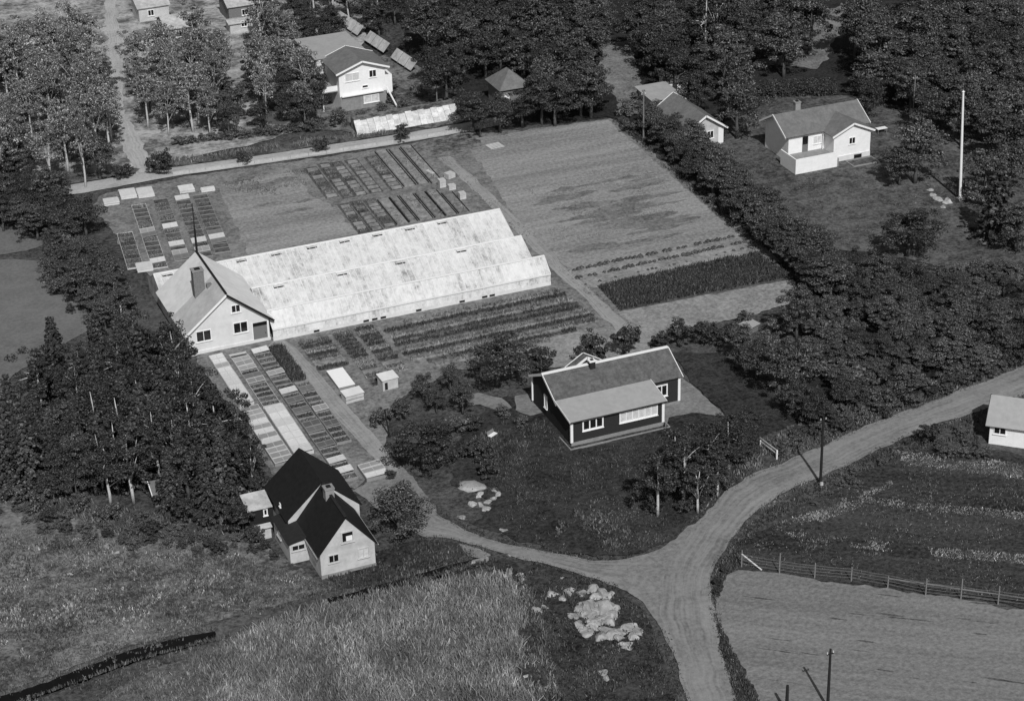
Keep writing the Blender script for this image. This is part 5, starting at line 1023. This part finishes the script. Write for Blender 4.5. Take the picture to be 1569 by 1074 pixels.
q = at(1148, 508); t = thing('slab', 'pale slab lying in the bushes below the bare strip', 'slab', (q.x, q.y, 0), .4); MB().box(-.9, .9, -.6, .6, .0, .9).build('block', M['wood'], t); MB().slab((-1.1, -.8, .95), (1.1, -.8, .95), (1.1, .8, 1.15), (-1.1, .8, 1.15), .08).build('lid', M['roof_felt'], t)
q = at(1471, 306); t = thing('flagpole', 'tall white flagpole on the right-hand lawn', 'flagpole', (q.x, q.y, 0)); t.rotation_euler = (0, -.05, 0)
MB().tube([(0, 0, -.3), (0, 0, 7), (0, 0, 15.4)], [.20, .18, .13], 10).build('shaft', M['trim'], t); MB().tube([(0, 0, 15.4), (0, 0, 15.5), (0, 0, 15.65)], [.13, .2, .06], 8).build('finial', M['trim'], t); MB().box(-.4, .4, -.4, .4, -.1, .25).build('footing', M['concrete'], t)
for px, py, s in ((1430, 300, .8), (1440, 306, .9), (1452, 310, 1.0), (1445, 318, .8), (1425, 292, .6)): rock(px, py, s, 'pale stone in the rockery by the flagpole', 'rockery by the flagpole')
q0 = at(1136, 868); t = thing('wire_fence', 'wire fence on wooden posts along the tilled field', 'fence', (q0.x, q0.y, 0)); M['wire'] = pmat('fence_wire', .13, .1, 2, .6, .4); M['post'] = pmat('fence_post', .2, .2, 4, .85, .2)
pts = [at(*p)-q0 for p in ((1136, 868), (1194, 878), (1248, 885), (1304, 890), (1360, 900), (1418, 912), (1472, 918), (1529, 925), (1586, 932), (1645, 940))]
hs = [1.9, 2.3, 1.7, 1.6, 1.3, 1.9, 2.3, 2.0, 1.8, 1.8]
for p, h in zip(pts, hs): MB().tube([(p.x, p.y, -.3), (p.x+.03, p.y, h)], [.075, .06], 6).build('post', M['post'], t)
MB().beam((pts[0].x, pts[0].y, 1.5), (pts[0].x+1.5, pts[0].y-1.4, .05), .09, .09).build('brace', M['cream'], t)
for z in (.45, .8, 1.15, 1.45):
    mb = MB()
    for a, b in zip(pts, pts[1:]): mb.tube([(a.x, a.y-.08, z), ((a.x+b.x)/2, (a.y+b.y)/2-.08, z-.04), (b.x, b.y-.08, z)], [.018]*3, 4)
    mb.build('wire', M['wire'], t)
MB().beam((pts[4].x, pts[4].y-.1, 1.12), (pts[9].x, pts[9].y-.1, 1.0), .05, .09).build('rail', M['post'], t)
# lane kerb walls
for lab, pp in (('low pale kerb wall along the lower edge of the lane, left stretch', ((265, 268), (390, 251), (500, 235), (603, 219))), ('low pale kerb wall along the lower edge of the lane by the field', ((628, 214), (708, 202)))):
    t = thing('kerb_wall', lab, 'wall', (0, 0, 0)); pl = [at(*p) for p in pp]
    for a, b in zip(pl, pl[1:]):
        n = max(1, int((b-a).length/2.2))
        for i in range(n): p, q = a.lerp(b, i/n), a.lerp(b, (i+.985)/n); MB().beam((p.x, p.y, .17), (q.x, q.y, .17), .22, .5).build('kerb_block', M['kerb'], t)
# pale retaining wall below the villa
t = thing('retaining_wall', 'long pale mottled retaining wall above the lane below the two-storey villa', 'wall', (6.0, 73.0, 0)); sb = random.Random(6)
MB().prismx([(1.2, -.1), (3.8, -.1), (3.8, 1.75), (2.0, 1.75)], .2, 15.8).build('earth', M['meadow'], t)
for i in range(16):
    x = i*1.0; h = 1.75+sb.uniform(-.12, .12)
    for k in range(3):
        z0, z1 = h*k/3, h*(k+1)/3; y0, y1 = .1+1.7*k/3, .1+1.7*(k+1)/3; o_ = sb.uniform(-.05, .05)
        MB().slab((x+.01, y0+o_, z0), (x+.98, y0+o_, z0), (x+.98, y1+o_, z1), (x+.01, y1+o_, z1), .25).build('stone', M['limestone'], t)
# pale slab fence behind the villa
t = thing('slab_fence', 'diagonal fence of pale slabs behind the two-storey villa', 'fence', (20.4, 124.5, 0)); a, b = V((0, 0, 0)), V((3.0, -30, 0))
for i in range(12):
    if i in (4, 8): continue
    p, q = a.lerp(b, i/12), a.lerp(b, (i+.9)/12); MB().slab((p.x-1.2, p.y, .5), (q.x-1.2, q.y, .5), (q.x, q.y, 1.9), (p.x, p.y, 1.9), .1).build('slab', M['roof_light'], t)
    MB().box(p.x-.1, p.x+.05, p.y-.1, p.y+.1, -.1, 1.8).build('post', M['wood'], t)
# hedge of tall weeds between lane and wood
for i in range(12):
    f = i/11; q = at(275+f*190, 222-f*22)
    plant('bus', q.x, q.y, prnd.uniform(.7, 1.0), 'low shrub in the row between the lane and the upper wood', 'shrub row above the lane', .6)
